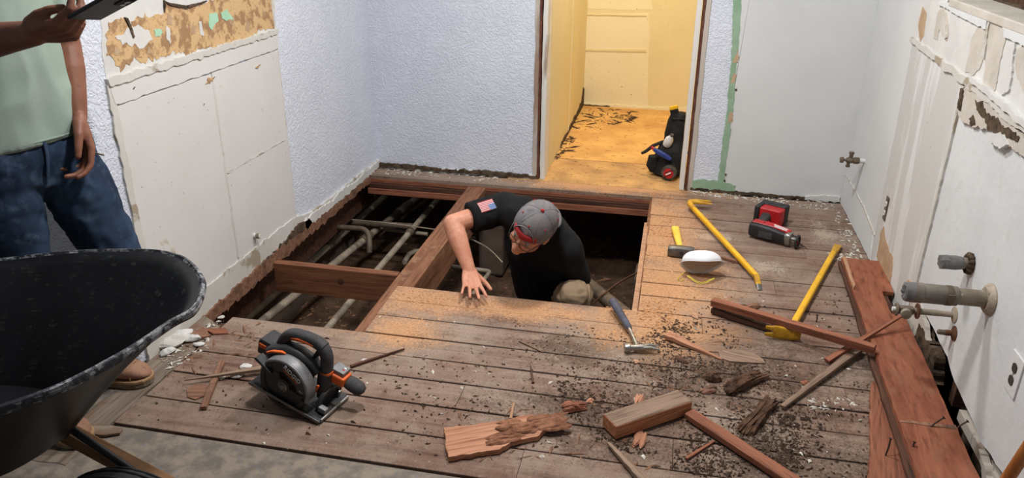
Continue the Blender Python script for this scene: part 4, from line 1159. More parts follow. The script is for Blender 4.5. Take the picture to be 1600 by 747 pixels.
MB().box((.028, .012, .0868), (.004, .014, .001)).build('vent_slot', TM['black'], t)
polytube('grip', [(-.005, .025, .048), (-.012, .08, .050), (-.018, .14, .052), (-.022, .19, .052)], [(.028, .028, 3), (.023, .024, 3), (.023, .025, 3), (.030, .030, 3)], TM['charcoal'], t, world=False)
polytube('trigger', [(.014, .07, .048), (.020, .09, .048), (.012, .115, .048)], [(.009, .010, 3), (.010, .011, 3), (.008, .009, 3)], TM['red'], t, world=False)
MB().prism([(-.070, .165), (.048, .165), (.055, .18), (.053, .235), (-.066, .235)], .012, .100, lambda a, b, tt: V((a, b, tt))).build('battery_foot', TM['red'], t, bevel=.007, seg=3)
bt = MB().prism([(-.085, .155), (-.058, .155), (-.058, .228), (.055, .228), (.058, .285), (-.085, .285)], .004, .108, lambda a, b, tt: V((a, b, tt))).build('battery', TM['black'], t, bevel=.007, seg=3)
MB().box((-.012, .256, .1085), (.08, .03, .002)).build('battery_label', TM['charcoal'], bt)
polytube('front_collar', [(LB * .74, -.006, .038), (LB * .80, -.006, .040), (LB * .86, -.006, .040)], [(.028, .030, 4), (.031, .034, 4), (.027, .029, 4)], WM['steel'], t, world=False)
polytube('plunger', [(LB * .84, -.006, .038), (LB * 1.02, -.006, .036)], [(.014, .014, 4), (.012, .012, 4)], WM['steel'], t, world=False)
lp = [(LB * 1.02, -.006 + .028 * math.cos(2 * PI * k / 20), .034 + .030 * math.sin(2 * PI * k / 20)) for k in range(20)]
MB().tube(lp, .0065, 8, closed=True).build('pivot_shoe', TM['black'], t, smooth=50)
MB().tube([(LB * .86, -.03, .05), (LB * 1.02, -.032, .05)], .004, 8).build('shoe_strut', TM['black'], t, smooth=50)
MB().tube([(LB * .86, .018, .05), (LB * 1.02, .020, .05)], .004, 8).build('shoe_strut', TM['black'], t, smooth=50)
MB().prism([(LB * 1.0, .030), (LB * 1.28, .012), (LB * 1.30, .008), (LB * 1.0, .042)], -.0075, -.0063, lambda a, b, tt: V((a, tt, b))).build('blade', TM['dark_steel'], t)
MB().lathe([(0, 0), (.008, 0), (.008, .006), (0, .007)], 12, Matrix.Rotation(PI / 2, 3, 'Y'), (LB * 1.0, -.004, .03)).build('blade_clamp', TM['red'], t, smooth=30)

# ================================================================== LOOSE WOOD
def stick(name, label, cat, A, B, w, th, mat, wa=1.0, wb=1.0, rag=.1, n=14, seed=0, roll=0.0, group=None, bow=0.0, up=(0, 0, 1)):
    """a piece of wood from A to B (points on its underside); its own +X runs along the grain"""
    A = V(A); B = V(B); L = (B - A).length
    F = frame(B - A, up) @ Matrix.Rotation(roll, 3, 'X')
    rs = []
    for i in range(n + 1):
        s = i / n; k = wa + (wb - wa) * s
        hw = w / 2 * k; ht = th * max(.35, min(1, k + .15))
        a = hw * (1 + rag * nz((s * 9, 0, seed))); b = hw * (1 + rag * nz((s * 9, 4, seed)))
        c = ht * (1 + rag * .8 * nz((s * 9, 8, seed)))
        x = L * s
        if i == 0: xs = [x + .4 * w * rag * 2 * nz((k2, 1, seed)) for k2 in range(6)]
        elif i == n: xs = [x + .4 * w * rag * 2 * nz((k2, 2, seed)) for k2 in range(6)]
        else: xs = [x] * 6
        zb = bow * math.sin(PI * s)
        rs.append([V((xs[0], -a, zb)), V((xs[1], b, zb)), V((xs[2], b, zb + c * .92)), V((xs[3], b * .55, zb + c)), V((xs[4], -a * .5, zb + c * (1 + rag * .3 * nz((s * 12, 6, seed))))), V((xs[5], -a, zb + c * .92))])
    o = MB().rings(rs).build(name, M[mat] if isinstance(mat, str) else mat)
    o.location = A; o.rotation_euler = F.to_euler()
    return tag(o, label, cat, group)


def slivers(mb, L, W, H, n, rg, zoff=0.0, spread=1.0, slim=1.0):
    """a ragged bundle of splinters lying along +X"""
    for q in range(n):
        l = L * rg.uniform(.35, 1.0); w = W * rg.uniform(.18, .42) * slim; h = H * rg.uniform(.3, .7)
        x0 = -L / 2 + (L - l) * rg.random(); y0 = W * spread * rg.uniform(-.38, .38); z0 = zoff + H * rg.uniform(0, .4)
        yaw = rg.uniform(-.18, .18); rs = []
        m2 = 5
        for i in range(m2 + 1):
            s_ = i / m2; k = min(1, .3 + 2.6 * min(s_, 1 - s_) + rg.uniform(-.1, .1))
            x = x0 + l * s_; y = y0 + yaw * (s_ - .5) * l
            jx = [rg.uniform(-.05, .05) * l if i in (0, m2) else 0 for _ in range(4)]
            rs.append([V((x + jx[0], y - w * k, z0)), V((x + jx[1], y + w * k * rg.uniform(.7, 1), z0 + h * .1)), V((x + jx[2], y + w * k * .5, z0 + h * k)), V((x + jx[3], y - w * k * .6, z0 + h * k * rg.uniform(.7, 1.1)))])
        mb.rings(rs)


def slab(name, label, cat, pix, z0, z1, mat, amp=.004, seed=0, step=.015, scale=40, parent=None, grain=None):
    """a flat piece traced on the floor, given its own thickness; origin at its middle, +X along the grain"""
    pts = [FL(px, py, z1) for px, py in pix]
    c = sum(pts, V()) / len(pts)
    gdir = grain or (pts[0] - pts[len(pts) // 2])
    F = fr(gdir); Fi = F.inverted()
    loc = [(Fi @ (p - c)) for p in pts]
    o = MB().prism(jag([(p.x, p.y) for p in loc], step, amp, scale, seed), 0, z1 - z0, lambda a, b, t: V((a, b, t + (.0025 * nz((a * 9, b * 30, seed)) if t > 0 else 0)))).build(name, mat, bevel=.0012)
    o.location = (c.x, c.y, z0); o.rotation_euler = F.to_euler()
    return tag(o, label, cat) if label else o


# ---- long notched plywood board against the right wall
A0 = FL(1316, 402, .055); B0 = FL(1374, 411, .055); A1 = FL(1437, 760, .060); B1 = FL(1552, 790, .060)
ax = ((A1 + B1) / 2 - (A0 + B0) / 2); ax.z = 0; LBd = ax.length; ax.normalize()
Fb = fr(ax); Fi = Fb.inverted(); c0 = (A0 + B0) / 2
def bl_(p): q = Fi @ (p - c0); return (q.x, q.y)
n0, n1, n2, n3 = FL(1390, 447, .055), FL(1366, 455, .055), FL(1378, 490, .055), FL(1402, 478, .055)
n0 = bl_(n0); n1 = bl_(n1); n2 = bl_(n2); n3 = bl_(n3)
wb_ = (abs(bl_(B0)[1] - bl_(A0)[1]) + .0)
yb = (bl_(B0)[1] + bl_(B1)[1]) / 2; ya = (bl_(A0)[1] + bl_(A1)[1]) / 2
sgn = 1 if yb > ya else -1
LB2 = LBd + .12
out = [(0, ya), (0, yb), (n1[0], yb), (n1[0], yb - sgn * .05), (n2[0], yb - sgn * .05), (n2[0], yb), (LB2, yb), (LB2, ya)]
PB = thing('plywood_board', 'long red-brown notched board leaning along the foot of the white wall', 'board', (c0.x, c0.y, .0), Fb)
M['ply'] = wood('swirl_grained_plywood', srgb(116, 64, 46), srgb(158, 98, 72), srgb(96, 52, 38), axis=0, grain=16, along=3.2, dirt=srgb(132, 90, 68))
z0, z1 = .042, .060
MB().prism(jag(out, .04, .003, 20, 200), z0, z1, lambda a, b, t: V((a, b, t))).build('top_sheet', M['ply'], PB, bevel=.0015)
MB().prism(jag([(.0, ya - sgn * .012), (.0, yb - sgn * .02), (LB2, yb - sgn * .02), (LB2, ya - sgn * .02)], .05, .004, 20, 201), .0235, .0405, lambda a, b, t: V((a, b, t))).build('under_board', M['darkwood'], PB, bevel=.002)
MB().prism(jag([(.005, ya + sgn * .002), (.004, ya + sgn * .018), (.30, ya + sgn * .014), (.34, ya + sgn * .001)], .03, .003, 30, 202), z1 - .002, z1 + .006, lambda a, b, t: V((a, b, t))).build('split_strip', M['tanwood'], PB)
xs_ = bl_(FL(1458, 665, z1))[0]
MB().prism(jag([(xs_, ya + sgn * .002), (xs_ + .012, ya), (xs_ + .006, yb), (xs_ - .012, yb)], .02, .010, 30, 203), z1 - .004, z1 + .005, lambda a, b, t: V((a, b, t))).build('torn_ply_edge', M['brownwood'], PB)
MB().prism(jag([(xs_ + .0, ya), (xs_ - .004, yb), (LB2, yb), (LB2, ya)], .04, .004, 30, 204), z1 - .004, z1 + .0035, lambda a, b, t: V((a, b, t))).build('upper_ply', M['ply'], PB)

# ---- rotten wide board beside it
pix = [(1383, 596), (1386, 560), (1398, 578), (1412, 610), (1430, 650), (1446, 690), (1465, 748), (1470, 790), (1358, 790), (1357, 745), (1360, 690), (1360, 640), (1362, 596)]
RB = slab('rotten_board', 'wide rotten red-brown board with nails standing out of it', 'board', pix, .0015, .022, M['redfir'], .006, 210, .02, 30, grain=FL(1400, 760) - FL(1385, 600))
M['rotwood_dark'] = noisy('dark_rotten_wood', srgb(58, 42, 34), srgb(104, 78, 62), 26, .9, .1, bump=.6, bscale=60, c3=srgb(40, 30, 25))
M['rotwood'] = noisy('crumbled_rotten_wood', srgb(98, 64, 48), srgb(150, 106, 82), 26, .9, .1, bump=.6, bscale=60, c3=srgb(72, 48, 38))
def nail(px, py, h, lean, parent_label, z=0.022):
    p = FL(px, py, z)
    t = thing('bent_nail', parent_label, 'nail', p, group='nails standing out of the boards')
    q = V((lean[0], lean[1], h))
    MB().tube([V((0, 0, -.012)), q * .5 + V((.002, 0, 0)), q], .0026, 7).build('shank', M['nail'], t, smooth=60)
    MB().tube([q, q + q.normalized() * .002], .0055, 8).build('nail_head', M['nail'], t, smooth=40)
nail(1383, 712, .055, (.008, .012), 'leftmost dark nail standing upright in the rotten board')
nail(1418, 718, .055, (.012, .014), 'dark nail standing in the rotten board beside the board edge')
nail(1448, 668, .030, (.048, .020), 'bent nail lying over the torn edge of the notched board', .062)
nail(1492, 668, .020, (.035, .012), 'bent nail near the broken wall at the notched board', .062)
nail(1275, 503, .030, (.0, .0), 'small upright nail in the boards beside the pry bar', .0)

# ---- strips and splinters
ST = 'loose strips of wood on the boards'
stick('wood_strip', 'long red wood strip lying over the forked foot of the pry bar', 'wood strip', FL(1113, 476, .040), FL(1366, 551, .066), .036, .030, 'redfir', 1, .85, .08, seed=1, group=ST)
stick('wood_strip', 'dark wood strip under the long red strip', 'wood strip', FL(1113, 487, .006), FL(1205, 517, .006), .035, .022, 'darkwood', 1, .8, .12, seed=2, group=ST)
stick('wood_strip', 'thin red splinter propped from the floor up onto the notched board', 'wood strip', FL(1292, 566, .004), FL(1416, 490, .120), .024, .014, 'redfir', 1, .45, .12, seed=3, group=ST)
stick('wood_strip', 'grey weathered splinter crossing under the thin red splinter', 'wood strip', FL(1345, 545, .014), FL(1222, 638, .006), .030, .016, 'greywood', 1.0, .5, .2, seed=4, group=ST)
stick('wood_strip', 'red slat running to the bottom edge from the cut block', 'wood strip', FL(1076, 650, .010), FL(1262, 772, .010), .042, .020, 'redfir', 1, 1.05, .05, seed=5, group=ST)
stick('wood_strip', 'grey stick pointing up toward the cut block from the bottom edge', 'wood strip', FL(950, 694, .008), FL(1012, 762, .012), .026, .016, 'greywood', .35, 1.1, .15, seed=6, group=ST)
stick('wood_strip', 'brown stick running from the hammer head to the pry bar', 'wood strip', FL(1087, 392, .002), FL(1168, 416, .002), .022, .013, 'brownwood', 1, .9, .06, seed=7, group=ST)
stick('wood_strip', 'short split stick standing against the longer stick by the circular saw', 'wood strip', FL(347, 568, .004), FL(318, 640, .004), .026, .012, 'brownwood', .9, .8, .15, seed=8, group=ST)
stick('wood_strip', 'pointed stick reaching under the circular saw from the boots', 'wood strip', FL(425, 576, .018), FL(288, 595, .016), .024, .012, 'greywood', 1.1, .15, .15, seed=9, group=ST)
stick('wood_strip', 'thin dark stick behind the knob of the circular saw', 'wood strip', FL(548, 574, .004), FL(632, 546, .004), .012, .008, 'darkwood', 1, .5, .1, seed=10, group=ST)
stick('wood_strip', 'small pale splinter beside the mid-floor dirt', 'wood strip', FL(812, 534, .003), FL(848, 551, .003), .009, .006, 'greywood', 1, .4, .2, seed=11, group=ST)
stick('wood_strip', 'thin red splinter on the dirt near the red slat', 'wood strip', FL(1072, 718, .003), FL(1116, 690, .003), .010, .006, 'redfir', 1, .7, .15, seed=12, group=ST)
stick('wood_strip', 'tan splinter standing beside the rotten plank', 'wood strip', FL(798, 655, .002), FL(803, 630, .012), .009, .006, 'tanwood', 1, .5, .2, seed=13, group=ST)
stick('wood_strip', 'dark splinter standing in the dirt clump mid-floor', 'wood strip', FL(833, 599, .002), FL(829, 572, .012), .009, .006, 'darkwood', 1, .5, .2, seed=14, group=ST)

# ---- cut block of framing lumber
A = FL(963, 664, .0); B = FL(1082, 632, .0)
o = tag(MB().box((0, 0, .0235), (.30, .085, .047)).build('lumber_block', M['brownwood'], bevel=.002), 'cut grey-topped block of framing lumber on the dirt', 'lumber block')
c_ = (FL(942, 650, .045) + FL(1060, 616, .045) + FL(1080, 627, .045) + FL(963, 671, .045)) / 4
e0 = (FL(942, 650, .045) + FL(963, 671, .045)) / 2; e1 = (FL(1060, 616, .045) + FL(1080, 627, .045)) / 2
Lk = (e1 - e0).length; Wk = ((FL(942, 650, .045) - FL(963, 671, .045)).length)
o.data.transform(Matrix.Diagonal((Lk / .30, max(.075, Wk) / .085, 1, 1)))
o.location = (c_.x, c_.y, .006); o.rotation_euler = fr(e1 - e0).to_euler()
M['endgrain'] = wood('fresh_cut_lumber', srgb(150, 92, 62), srgb(196, 136, 98), srgb(120, 70, 48), axis=0, grain=60, along=3)
top = MB().box((0, 0, .0478), (Lk - .004, max(.075, Wk) - .004, .0012)).build('weathered_face', M['greywood'], o)
o.data.materials[0] = M['endgrain']
o['label'] = 'cut block of framing lumber with a grey face on the dirt'

# ---- rotten plank piece with galleries, in the near middle
pix = [(694, 668), (720, 665), (745, 662), (768, 659), (790, 655), (812, 650), (832, 648), (848, 656), (862, 655), (863, 664), (850, 672), (838, 682), (818, 685), (800, 690), (780, 702), (740, 708), (700, 714), (697, 700)]
o = slab('rotten_plank', 'broken plank piece eaten away at one end', 'wood piece', pix, .002, .020, M['redfir_raw'], .005, 220, .012, 50, grain=FL(862, 660) - FL(695, 690))
rot_out = [(745, 662), (790, 655), (812, 649), (850, 655), (862, 656), (862, 664), (838, 681), (800, 688), (778, 698), (760, 690), (752, 676)]
mb = MB(); rg_ = random.Random(77)
Lq = (FL(862, 660) - FL(695, 690)).length
for q in range(46):
    tmp = MB(); slivers(tmp, .075, .05, .010, 2, rg_, 0, 1.0, .8)
    f_ = rg_.random() ** .8
    ox = (f_ - .18) * Lq * .66; oy = rg_.uniform(-.045, .045) * (1 - .55 * f_)
    mb.add(tmp.v, tmp.f, None, (ox, oy, .0175))
mb.build('eaten_layer', M['rotwood'], o)
# ---- split shingle, flat grey flake and other pieces
stick('split_piece', 'split piece with a bright tan face tapering to a point', 'wood piece', FL(1042, 526, .008), FL(1128, 563, .002), .042, .018, 'redfir_raw', 1.0, .12, .18, seed=20)
slab('bark_flake', 'flat grey wood flake beside the split piece', 'wood piece', [(1122, 548), (1150, 545), (1176, 550), (1192, 560), (1196, 567), (1170, 566), (1140, 564), (1125, 558)], .001, .008, M['greywood'], .006, 230)
def chunk(name, label, px, py, L, W, H, ang, mat, seed, z=0.0, amp=.35, n=None):
    rg = random.Random(seed); mb = MB()
    slivers(mb, L, W, H, n or (5 if name == 'wood_chip' else 14), rg, slim=1.5 if name == 'wood_chip' else 1.0)
    o = mb.build(name, mat)
    p = FL(px, py, z); o.location = (p.x, p.y, z + .001); o.rotation_euler = (0, 0, R(ang))
    return tag(o, label, 'wood piece')
chunk('rotten_chunk', 'dark rotten stick of wood between the red strip and the red slat', 1163, 602, .20, .05, .035, 48, M['rotwood_dark'], 1, n=22)
chunk('rotten_chunk', 'flaky bark-like strip beside the dark rotten stick', 1186, 652, .25, .036, .024, 62, M['rotwood_dark'], 2, n=20)
chunk('rotten_chunk', 'small dark crumbling lump beside the rotten stick', 1112, 592, .06, .05, .03, 20, M['rotwood_dark'], 3)
chunk('rotten_chunk', 'red-brown chunk just left of the cut block', 897, 640, .085, .045, .034, 18, M['redfir'], 4, n=8)
chunk('wood_chip', 'bright orange chip left of the cut block', 922, 628, .032, .016, .008, 55, M['redfir_raw'], 5)
chunk('wood_chip', 'tan chip on the sawdust near the dust mask', 1089, 495, .055, .022, .010, -60, M['tanwood'], 6)
chunk('wood_chip', 'dark chip below the split piece', 1066, 563, .065, .020, .012, -35, M['darkwood'], 7)
chunk('wood_chip', 'tan chip below the hammer head', 994, 566, .028, .018, .010, 80, M['tanwood'], 8)
chunk('wood_chip', 'tan splintered chip behind the cut block', 997, 626, .07, .022, .012, 80, M['redfir_raw'], 9)
chunk('wood_chip', 'tan splintered chip in front of the cut block', 1000, 688, .09, .028, .016, 75, M['redfir_raw'], 10)
chunk('wood_chip', 'brown chip near the red strip end', 1177, 482, .07, .03, .02, 30, M['brownwood'], 11)
chunk('wood_chip', 'short brown stick near the dark rotten stick', 1107, 611, .075, .022, .016, 35, M['brownwood'], 12)
chunk('wood_chip', 'red chip on the far board beside the notched board', 1258, 600, .03, .02, .012, 20, M['redfir'], 13)
slab('bark_flake', 'curled dark flake lying on the grey floor sheet', 'wood piece', [(137, 668), (152, 664), (176, 666), (192, 668), (186, 676), (165, 680), (146, 679)], .001, .009, M['grey_board'], .005, 231)
slab('bark_flake', 'round dark flake beside the crossed sticks', 'wood piece', [(292, 608), (305, 600), (322, 600), (330, 608), (322, 618), (305, 624), (293, 620)], .0005, .003, M['brownwood'], .003, 232)
slab('bark_flake', 'brown flake of wood by the broken plaster', 'wood piece', [(292, 524), (318, 510), (330, 524), (310, 528)], .001, .010, M['brownwood'], .006, 233)
slab('bark_flake', 'orange flake of wood at the corner of the opening', 'wood piece', [(320, 514), (352, 512), (356, 520), (332, 522)], .001, .008, M['redfir'], .006, 234)
# round wooden pole in the near right corner
b0 = on_right(1592, 772, .045); b1 = on_right(1672, 650, .040)
d_ = (b1 - b0).normalized(); base = b0 - d_ * (b0.z / d_.z)
t = thing('wooden_pole', 'round varnished wooden pole leaning on the white wall', 'pole', base)
M['varnish'] = wood('varnished_pole', srgb(150, 88, 44), srgb(184, 116, 62), srgb(130, 72, 36), axis=2, grain=30, along=2, rough=.4, bump=.1)
MB().tube([base + V((0, 0, .016)), b1 + d_ * .5], .016, 16).build('shaft', M['varnish'], t, smooth=50, world=True)
MB().tube([base + V((0, 0, .016)) - d_ * .012, base + V((0, 0, .016)) + d_ * .03], [.015, .018], 16).build('end_cap', TM['black'], t, smooth=50, world=True)
# ================================================================== CRUMBS, SAWDUST, CHIPS (nobody could count them)
def crumbs(name, label, cat, mats, spots, seed, size, flat=.6, sharp=.4, gz=None):
    rg = random.Random(seed); mb = MB()
    for poly, n in spots:
        cx = [p[0] for p in poly]; cy = [p[1] for p in poly]
        k = 0
        while k < n:
            px = rg.uniform(min(cx), max(cx)); py = rg.uniform(min(cy), max(cy))
            ins = False; j = len(poly) - 1
            for i in range(len(poly)):
                if (poly[i][1] > py) != (poly[j][1] > py) and px < (poly[j][0] - poly[i][0]) * (py - poly[i][1]) / (poly[j][1] - poly[i][1]) + poly[i][0]: ins = not ins
                j = i
            if not ins: continue
            p = FL(px, py, gz or 0.0)
            if gz is not None: p.z = gz + .05 * nz((p.x, p.y, 0), 1.6) + .022 * nz((p.x, p.y, 4), 7)
            if noise.noise(V((p.x * 7, p.y * 7, seed))) < rg.uniform(-.6, .3):
                k += .25; continue
            k += 1
            if gz is None and p.z == 0 and (p.x > XR - .01) or gz is None and ((p.y > 2.9 and p.x < -.06 and p.y < 4.3) or (p.y > 2.49 and p.x < -1.1 and p.y < 4.3)): continue
            s = size * (rg.random() ** 5 * 2.5 + .32)
            a = rg.uniform(0, PI); el = 1 + sharp * rg.random() * 3
            ca, sa = math.cos(a), math.sin(a)
            def q(x, y, z): return V((p.x + s * (x * el * ca - y * sa), p.y + s * (x * el * sa + y * ca), .001 + (p.z if gz is not None else 0) + s * flat * z))
            r1, r2, r3, r4 = [rg.uniform(.5, 1.1) for _ in range(4)]
            mb.add([q(-r1, -.2, 0), q(0, -r2 * .7, .1), q(r3, .1, 0), q(.1, r4 * .7, .1), q(rg.uniform(-.3, .3), rg.uniform(-.2, .2), r1 + .2)], [(0, 1, 4), (1, 2, 4), (2, 3, 4), (3, 0, 4), (3, 2, 1, 0)])
    o = mb.build(name, mats)
    return tag(o, label, cat, kind='stuff')


M['crumb_dark'] = noisy('dark_dirt_crumbs', srgb(52, 40, 33), srgb(98, 80, 67), 40, .95, .1, co='World')
M['crumb_tan'] = noisy('tan_wood_dust', srgb(176, 124, 84), srgb(222, 172, 126), 60, .95, .1, co='World')
M['crumb_pale'] = noisy('plaster_crumbs', srgb(190, 184, 172), srgb(222, 218, 208), 40, .9, .1, co='World')
M['crumb_brown'] = noisy('brown_wood_shreds', srgb(96, 70, 56), srgb(150, 114, 90), 50, .9, .1, co='World')
crumbs('dirt', 'dark crumbled dirt and rot scattered over the near boards', 'dirt', M['crumb_dark'],
       [([(1030, 500), (1120, 505), (1200, 560), (1180, 600), (1050, 570), (990, 540)], 4200), ([(960, 560), (1240, 560), (1250, 740), (1100, 747), (930, 690), (880, 640), (860, 580)], 12500),
        ([(600, 560), (900, 520), (960, 600), (900, 700), (640, 690)], 1500), ([(1200, 560), (1360, 600), (1360, 747), (1230, 747)], 900), ([(800, 500), (1000, 520), (960, 600), (800, 560)], 900),
        ([(1040, 460), (1330, 460), (1340, 520), (1040, 520)], 600), ([(300, 530), (700, 520), (720, 720), (200, 650)], 350), ([(1230, 640), (1300, 640), (1260, 740), (1200, 740)], 900)], 5, .0033, .6, .25)
crumbs('sawdust', 'tan sawdust lying along the sawn edge of the opening', 'sawdust', M['crumb_tan'],
       [([(1024, 308), (1080, 306), (1060, 350), (1080, 400), (1120, 420), (1060, 480), (1000, 500), (985, 480), (1008, 400)], 4200), ([(940, 470), (1090, 450), (1050, 510), (960, 525)], 1600),
        ([(605, 450), (720, 462), (690, 500), (600, 510), (570, 512)], 1100), ([(860, 300), (1070, 300), (1070, 312), (860, 298)], 500), ([(1090, 400), (1180, 420), (1140, 460), (1080, 450)], 300)], 6, .0026, .35)
crumbs('plaster_crumbs', 'pale plaster crumbs along the walls and over the boards', 'crumbs', M['crumb_pale'],
       [([(1160, 305), (1316, 318), (1345, 400), (1325, 400), (1300, 330), (1160, 314)], 700), ([(1290, 395), (1345, 398), (1355, 408), (1300, 408)], 250), ([(250, 560), (330, 500), (350, 500), (330, 540), (270, 580)], 260), ([(600, 264), (840, 283), (838, 290), (600, 272)], 420), ([(715, 290), (760, 292), (745, 310), (720, 306)], 90), ([(1080, 296), (1160, 302), (1150, 312), (1080, 304)], 260), ([(1255, 620), (1340, 625), (1340, 645), (1260, 640)], 120), ([(600, 460), (1350, 460), (1350, 740), (400, 700)], 260)], 8, .0042, .5)
crumbs('wood_shreds', 'small brown shreds of split wood among the dirt', 'wood shreds', M['crumb_brown'],
       [([(1040, 480), (1220, 560), (1200, 660), (1000, 600)], 260), ([(880, 600), (1080, 600), (1120, 740), (700, 720)], 260), ([(240, 540), (420, 500), (400, 560), (260, 600)], 160), ([(700, 640), (860, 640), (860, 720), (700, 720)], 120)], 9, .0042, .4, 1.6)
crumbs('hall_debris', 'dark rotten splinters on the hallway floor by the yellow wall', 'debris', M['crumb_dark'], [([(885, 168), (1000, 172), (985, 190), (930, 205), (890, 200), (872, 214), (868, 200)], 420), ([(858, 215), (890, 205), (900, 230), (870, 250), (852, 245)], 260)], 12, .0075, .4, 1.6)
crumbs('crawl_debris', 'broken wood and rubble lying on the dirt under the floor', 'debris', M['crumb_brown'], [([(340, 480), (440, 430), (620, 440), (560, 512), (340, 500)], 420), ([(450, 390), (560, 300), (730, 300), (640, 400)], 260), ([(640, 440), (780, 350), (1000, 330), (990, 480), (780, 465)], 520)], 14, .008, .6, .6, gz=GZ)
# larger lumps of plaster at the foot of the left wall
def lump(label, px, py, s, ang, seed, mat='white_plaster'):
    mb = MB(); mb.sphere((0, 0, s * .28), (s, s * .65, s * .34), 9, 6)
    for i, v in enumerate(mb.v):
        mb.v[i] = V((v.x * (1 + .5 * nz(v * 60, 1, seed)), v.y * (1 + .5 * nz(v * 60, 1, seed + 1)), max(0, v.z * (1 + .4 * nz(v * 60, 1, seed + 2)))))
    o = mb.build('plaster_lump', M[mat]); p = FL(px, py); o.location = p; o.rotation_euler = (0, 0, R(ang))
    tag(o, label, 'plaster', 'plaster lumps by the left wall')
for k, (lb, px, py, s, a) in enumerate([('largest pale plaster lump between the wheelbarrow lip and the wall', 268, 540, .055, 40), ('pale plaster lump just behind the largest one', 284, 527, .042, 60), ('flat pale plaster lump at the end of the pile', 300, 532, .035, 20),
        ('small pale lump resting at the corner of the opening', 347, 497, .016, 30), ('small pale lump on the boards beside the crossed sticks', 384, 575, .024, 10), ('tiny pale lump between the crossed sticks', 347, 592, .014, 50),
        ('broken pale plaster piece under the pointed stick', 371, 589, .026, 30), ('narrow pale plaster piece nearest the baseboard', 262, 552, .032, 70), ('cream plaster flake beside the orange flake', 312, 540, .022, 15)]):
    lump(lb, px, py, s, a, 300 + k, 'white_plaster' if k % 3 else 'panel_trim')
# ================================================================== WHEELBARROW
BM = {}
def scuffed(name, base, hi, scr, lo=.54):
    t = NT(name, .45, .3)
    v = t.coords('Object')
    c = t.ramp(t.noise(v, 5, 5, .6), [(.35, base), (.7, hi)])
    s = t.coords('Object', (3, 3, 60), rnd=False)
    g = t.noise(s, 2.0, 6, .7, 2.5)
    sp = t.noise(v, 30, 8, .75)
    f = t.math('MULTIPLY', t.ramp(g, [(lo - .06, 0), (lo + .12, 1)]), t.ramp(sp, [(lo, 0), (lo + .08, 1)]))
    c = t.mix(f, c, scr)
    t.color(c)
    t.bump(sp, .12, .003)
    return t.mat
BM['tray'] = scuffed('scuffed_black_poly_tray', (.004, .0045, .006), (.010, .011, .014), (.055, .056, .058))
BM['rim'] = scuffed('chalky_black_rim', (.010, .012, .016), (.03, .034, .042), (.36, .37, .39), .47)
BM['handle'] = wood('old_ash_handle', srgb(112, 80, 54), srgb(146, 110, 78), srgb(92, 62, 42), axis=0, grain=26, along=2)
BM['rubber'] = noisy('dusty_black_rubber', (.012, .012, .013), (.03, .03, .03), 14, .7, .3, bump=.2, bscale=70, c3=(.05, .045, .04))
BM['metal'] = noisy('black_painted_steel', (.012, .012, .013), (.025, .025, .026), 14, .5, .4, .3)


def spline(pts, n, closed=True):
    pts = [V(p) for p in pts]; N = len(pts); res = []
    cnt = N if closed else N - 1
    for i in range(cnt):
        p0 = pts[(i - 1) % N] if closed else pts[max(i - 1, 0)]
        p1 = pts[i]; p2 = pts[(i + 1) % N]
        p3 = pts[(i + 2) % N] if closed else pts[min(i + 2, N - 1)]
        for k in range(n):
            t = k / n
            res.append(.5 * ((2 * p1) + (p2 - p0) * t + (2 * p0 - 5 * p1 + 4 * p2 - p3) * t * t + (3 * p1 - p0 - 3 * p2 + p3) * t ** 3))
    if not closed: res.append(pts[-1])
    return res


rim_px = [(315, 440, .70), (302, 480, .70), (265, 502, .70), (200, 545, .70), (100, 598, .70), (0, 635, .70)]
rimP = [FL(a, b, z) for a, b, z in rim_px]
rimP += [V((-1.22, .90, .695)), V((-1.36, .86, .685)), V((-1.60, .87, .675)), V((-1.84, .94, .66)), V((-1.96, 1.05, .655)), V((-2.0, 1.20, .655)), V((-1.97, 1.36, .66)), V((-1.88, 1.47, .665))]
rimP += [FL(0, 406, .67), FL(110, 394, .68), FL(200, 391, .69), FL(255, 394, .70), FL(292, 408, .70)]
rim = spline(rimP, 5)
cen = V((-1.55, 1.23, 0))
WB = thing('wheelbarrow', 'black wheelbarrow with scuffed plastic tray in front of the standing man', 'wheelbarrow', (-1.5, 1.22, 0))


def bot(p):
    d = V((p.x, p.y, 0)) - cen
    q = V((cen.x - .06 + d.x * .46, cen.y - .005 + d.y * .46, 0))
    q.z = .385 - .14 * (q.x + 1.62)
    return q


def lp_(p, t):
    b = bot(p); q = p.lerp(b, t)
    q.z += .02 * math.sin(PI * t)
    return q


rings_ = []
def outw(p, d, dz):
    o = V((p.x, p.y, 0)) - cen; o.normalize()
    return p + o * d + V((0, 0, dz))
rings_.append([outw(p, .006, -.016) for p in rim])
rings_.append([outw(p, .010, -.006) for p in rim])
rings_.append([outw(p, .007, .002) for p in rim])
rings_.append([outw(p, .0, .004) for p in rim])
rings_.append([outw(p, -.008, -.004) for p in rim])
rim_o = MB().rings(rings_ + [rings_[0]], caps=False).build('tray_rim', BM['rim'], WB, smooth=50, world=True)
body = [[outw(p, -.004, -.004) for p in rim]] + [[lp_(p, t) for p in rim] for t in (.12, .3, .5, .7, .86, .95, 1.0)]
mb = MB(); mb.rings(body, caps=False)
n_ = len(rim); last = (len(body) - 1) * n_
mb.f.append(tuple(last + k for k in range(n_)))
tr_ = mb.build('tray', BM['tray'], WB, smooth=40, world=True)
md = tr_.modifiers.new('thick', 'SOLIDIFY'); md.thickness = .005; md.offset = -1
def bar(name, a, b, w, h, mat, par):
    a = V(a); b = V(b); F = frame(b - a)
    o = MB().box(((b - a).length / 2, 0, 0), ((b - a).length, w, h)).build(name, mat, par, bevel=.003)
    o.location = a - V(WB.location); o.rotation_euler = F.to_euler()
    return o


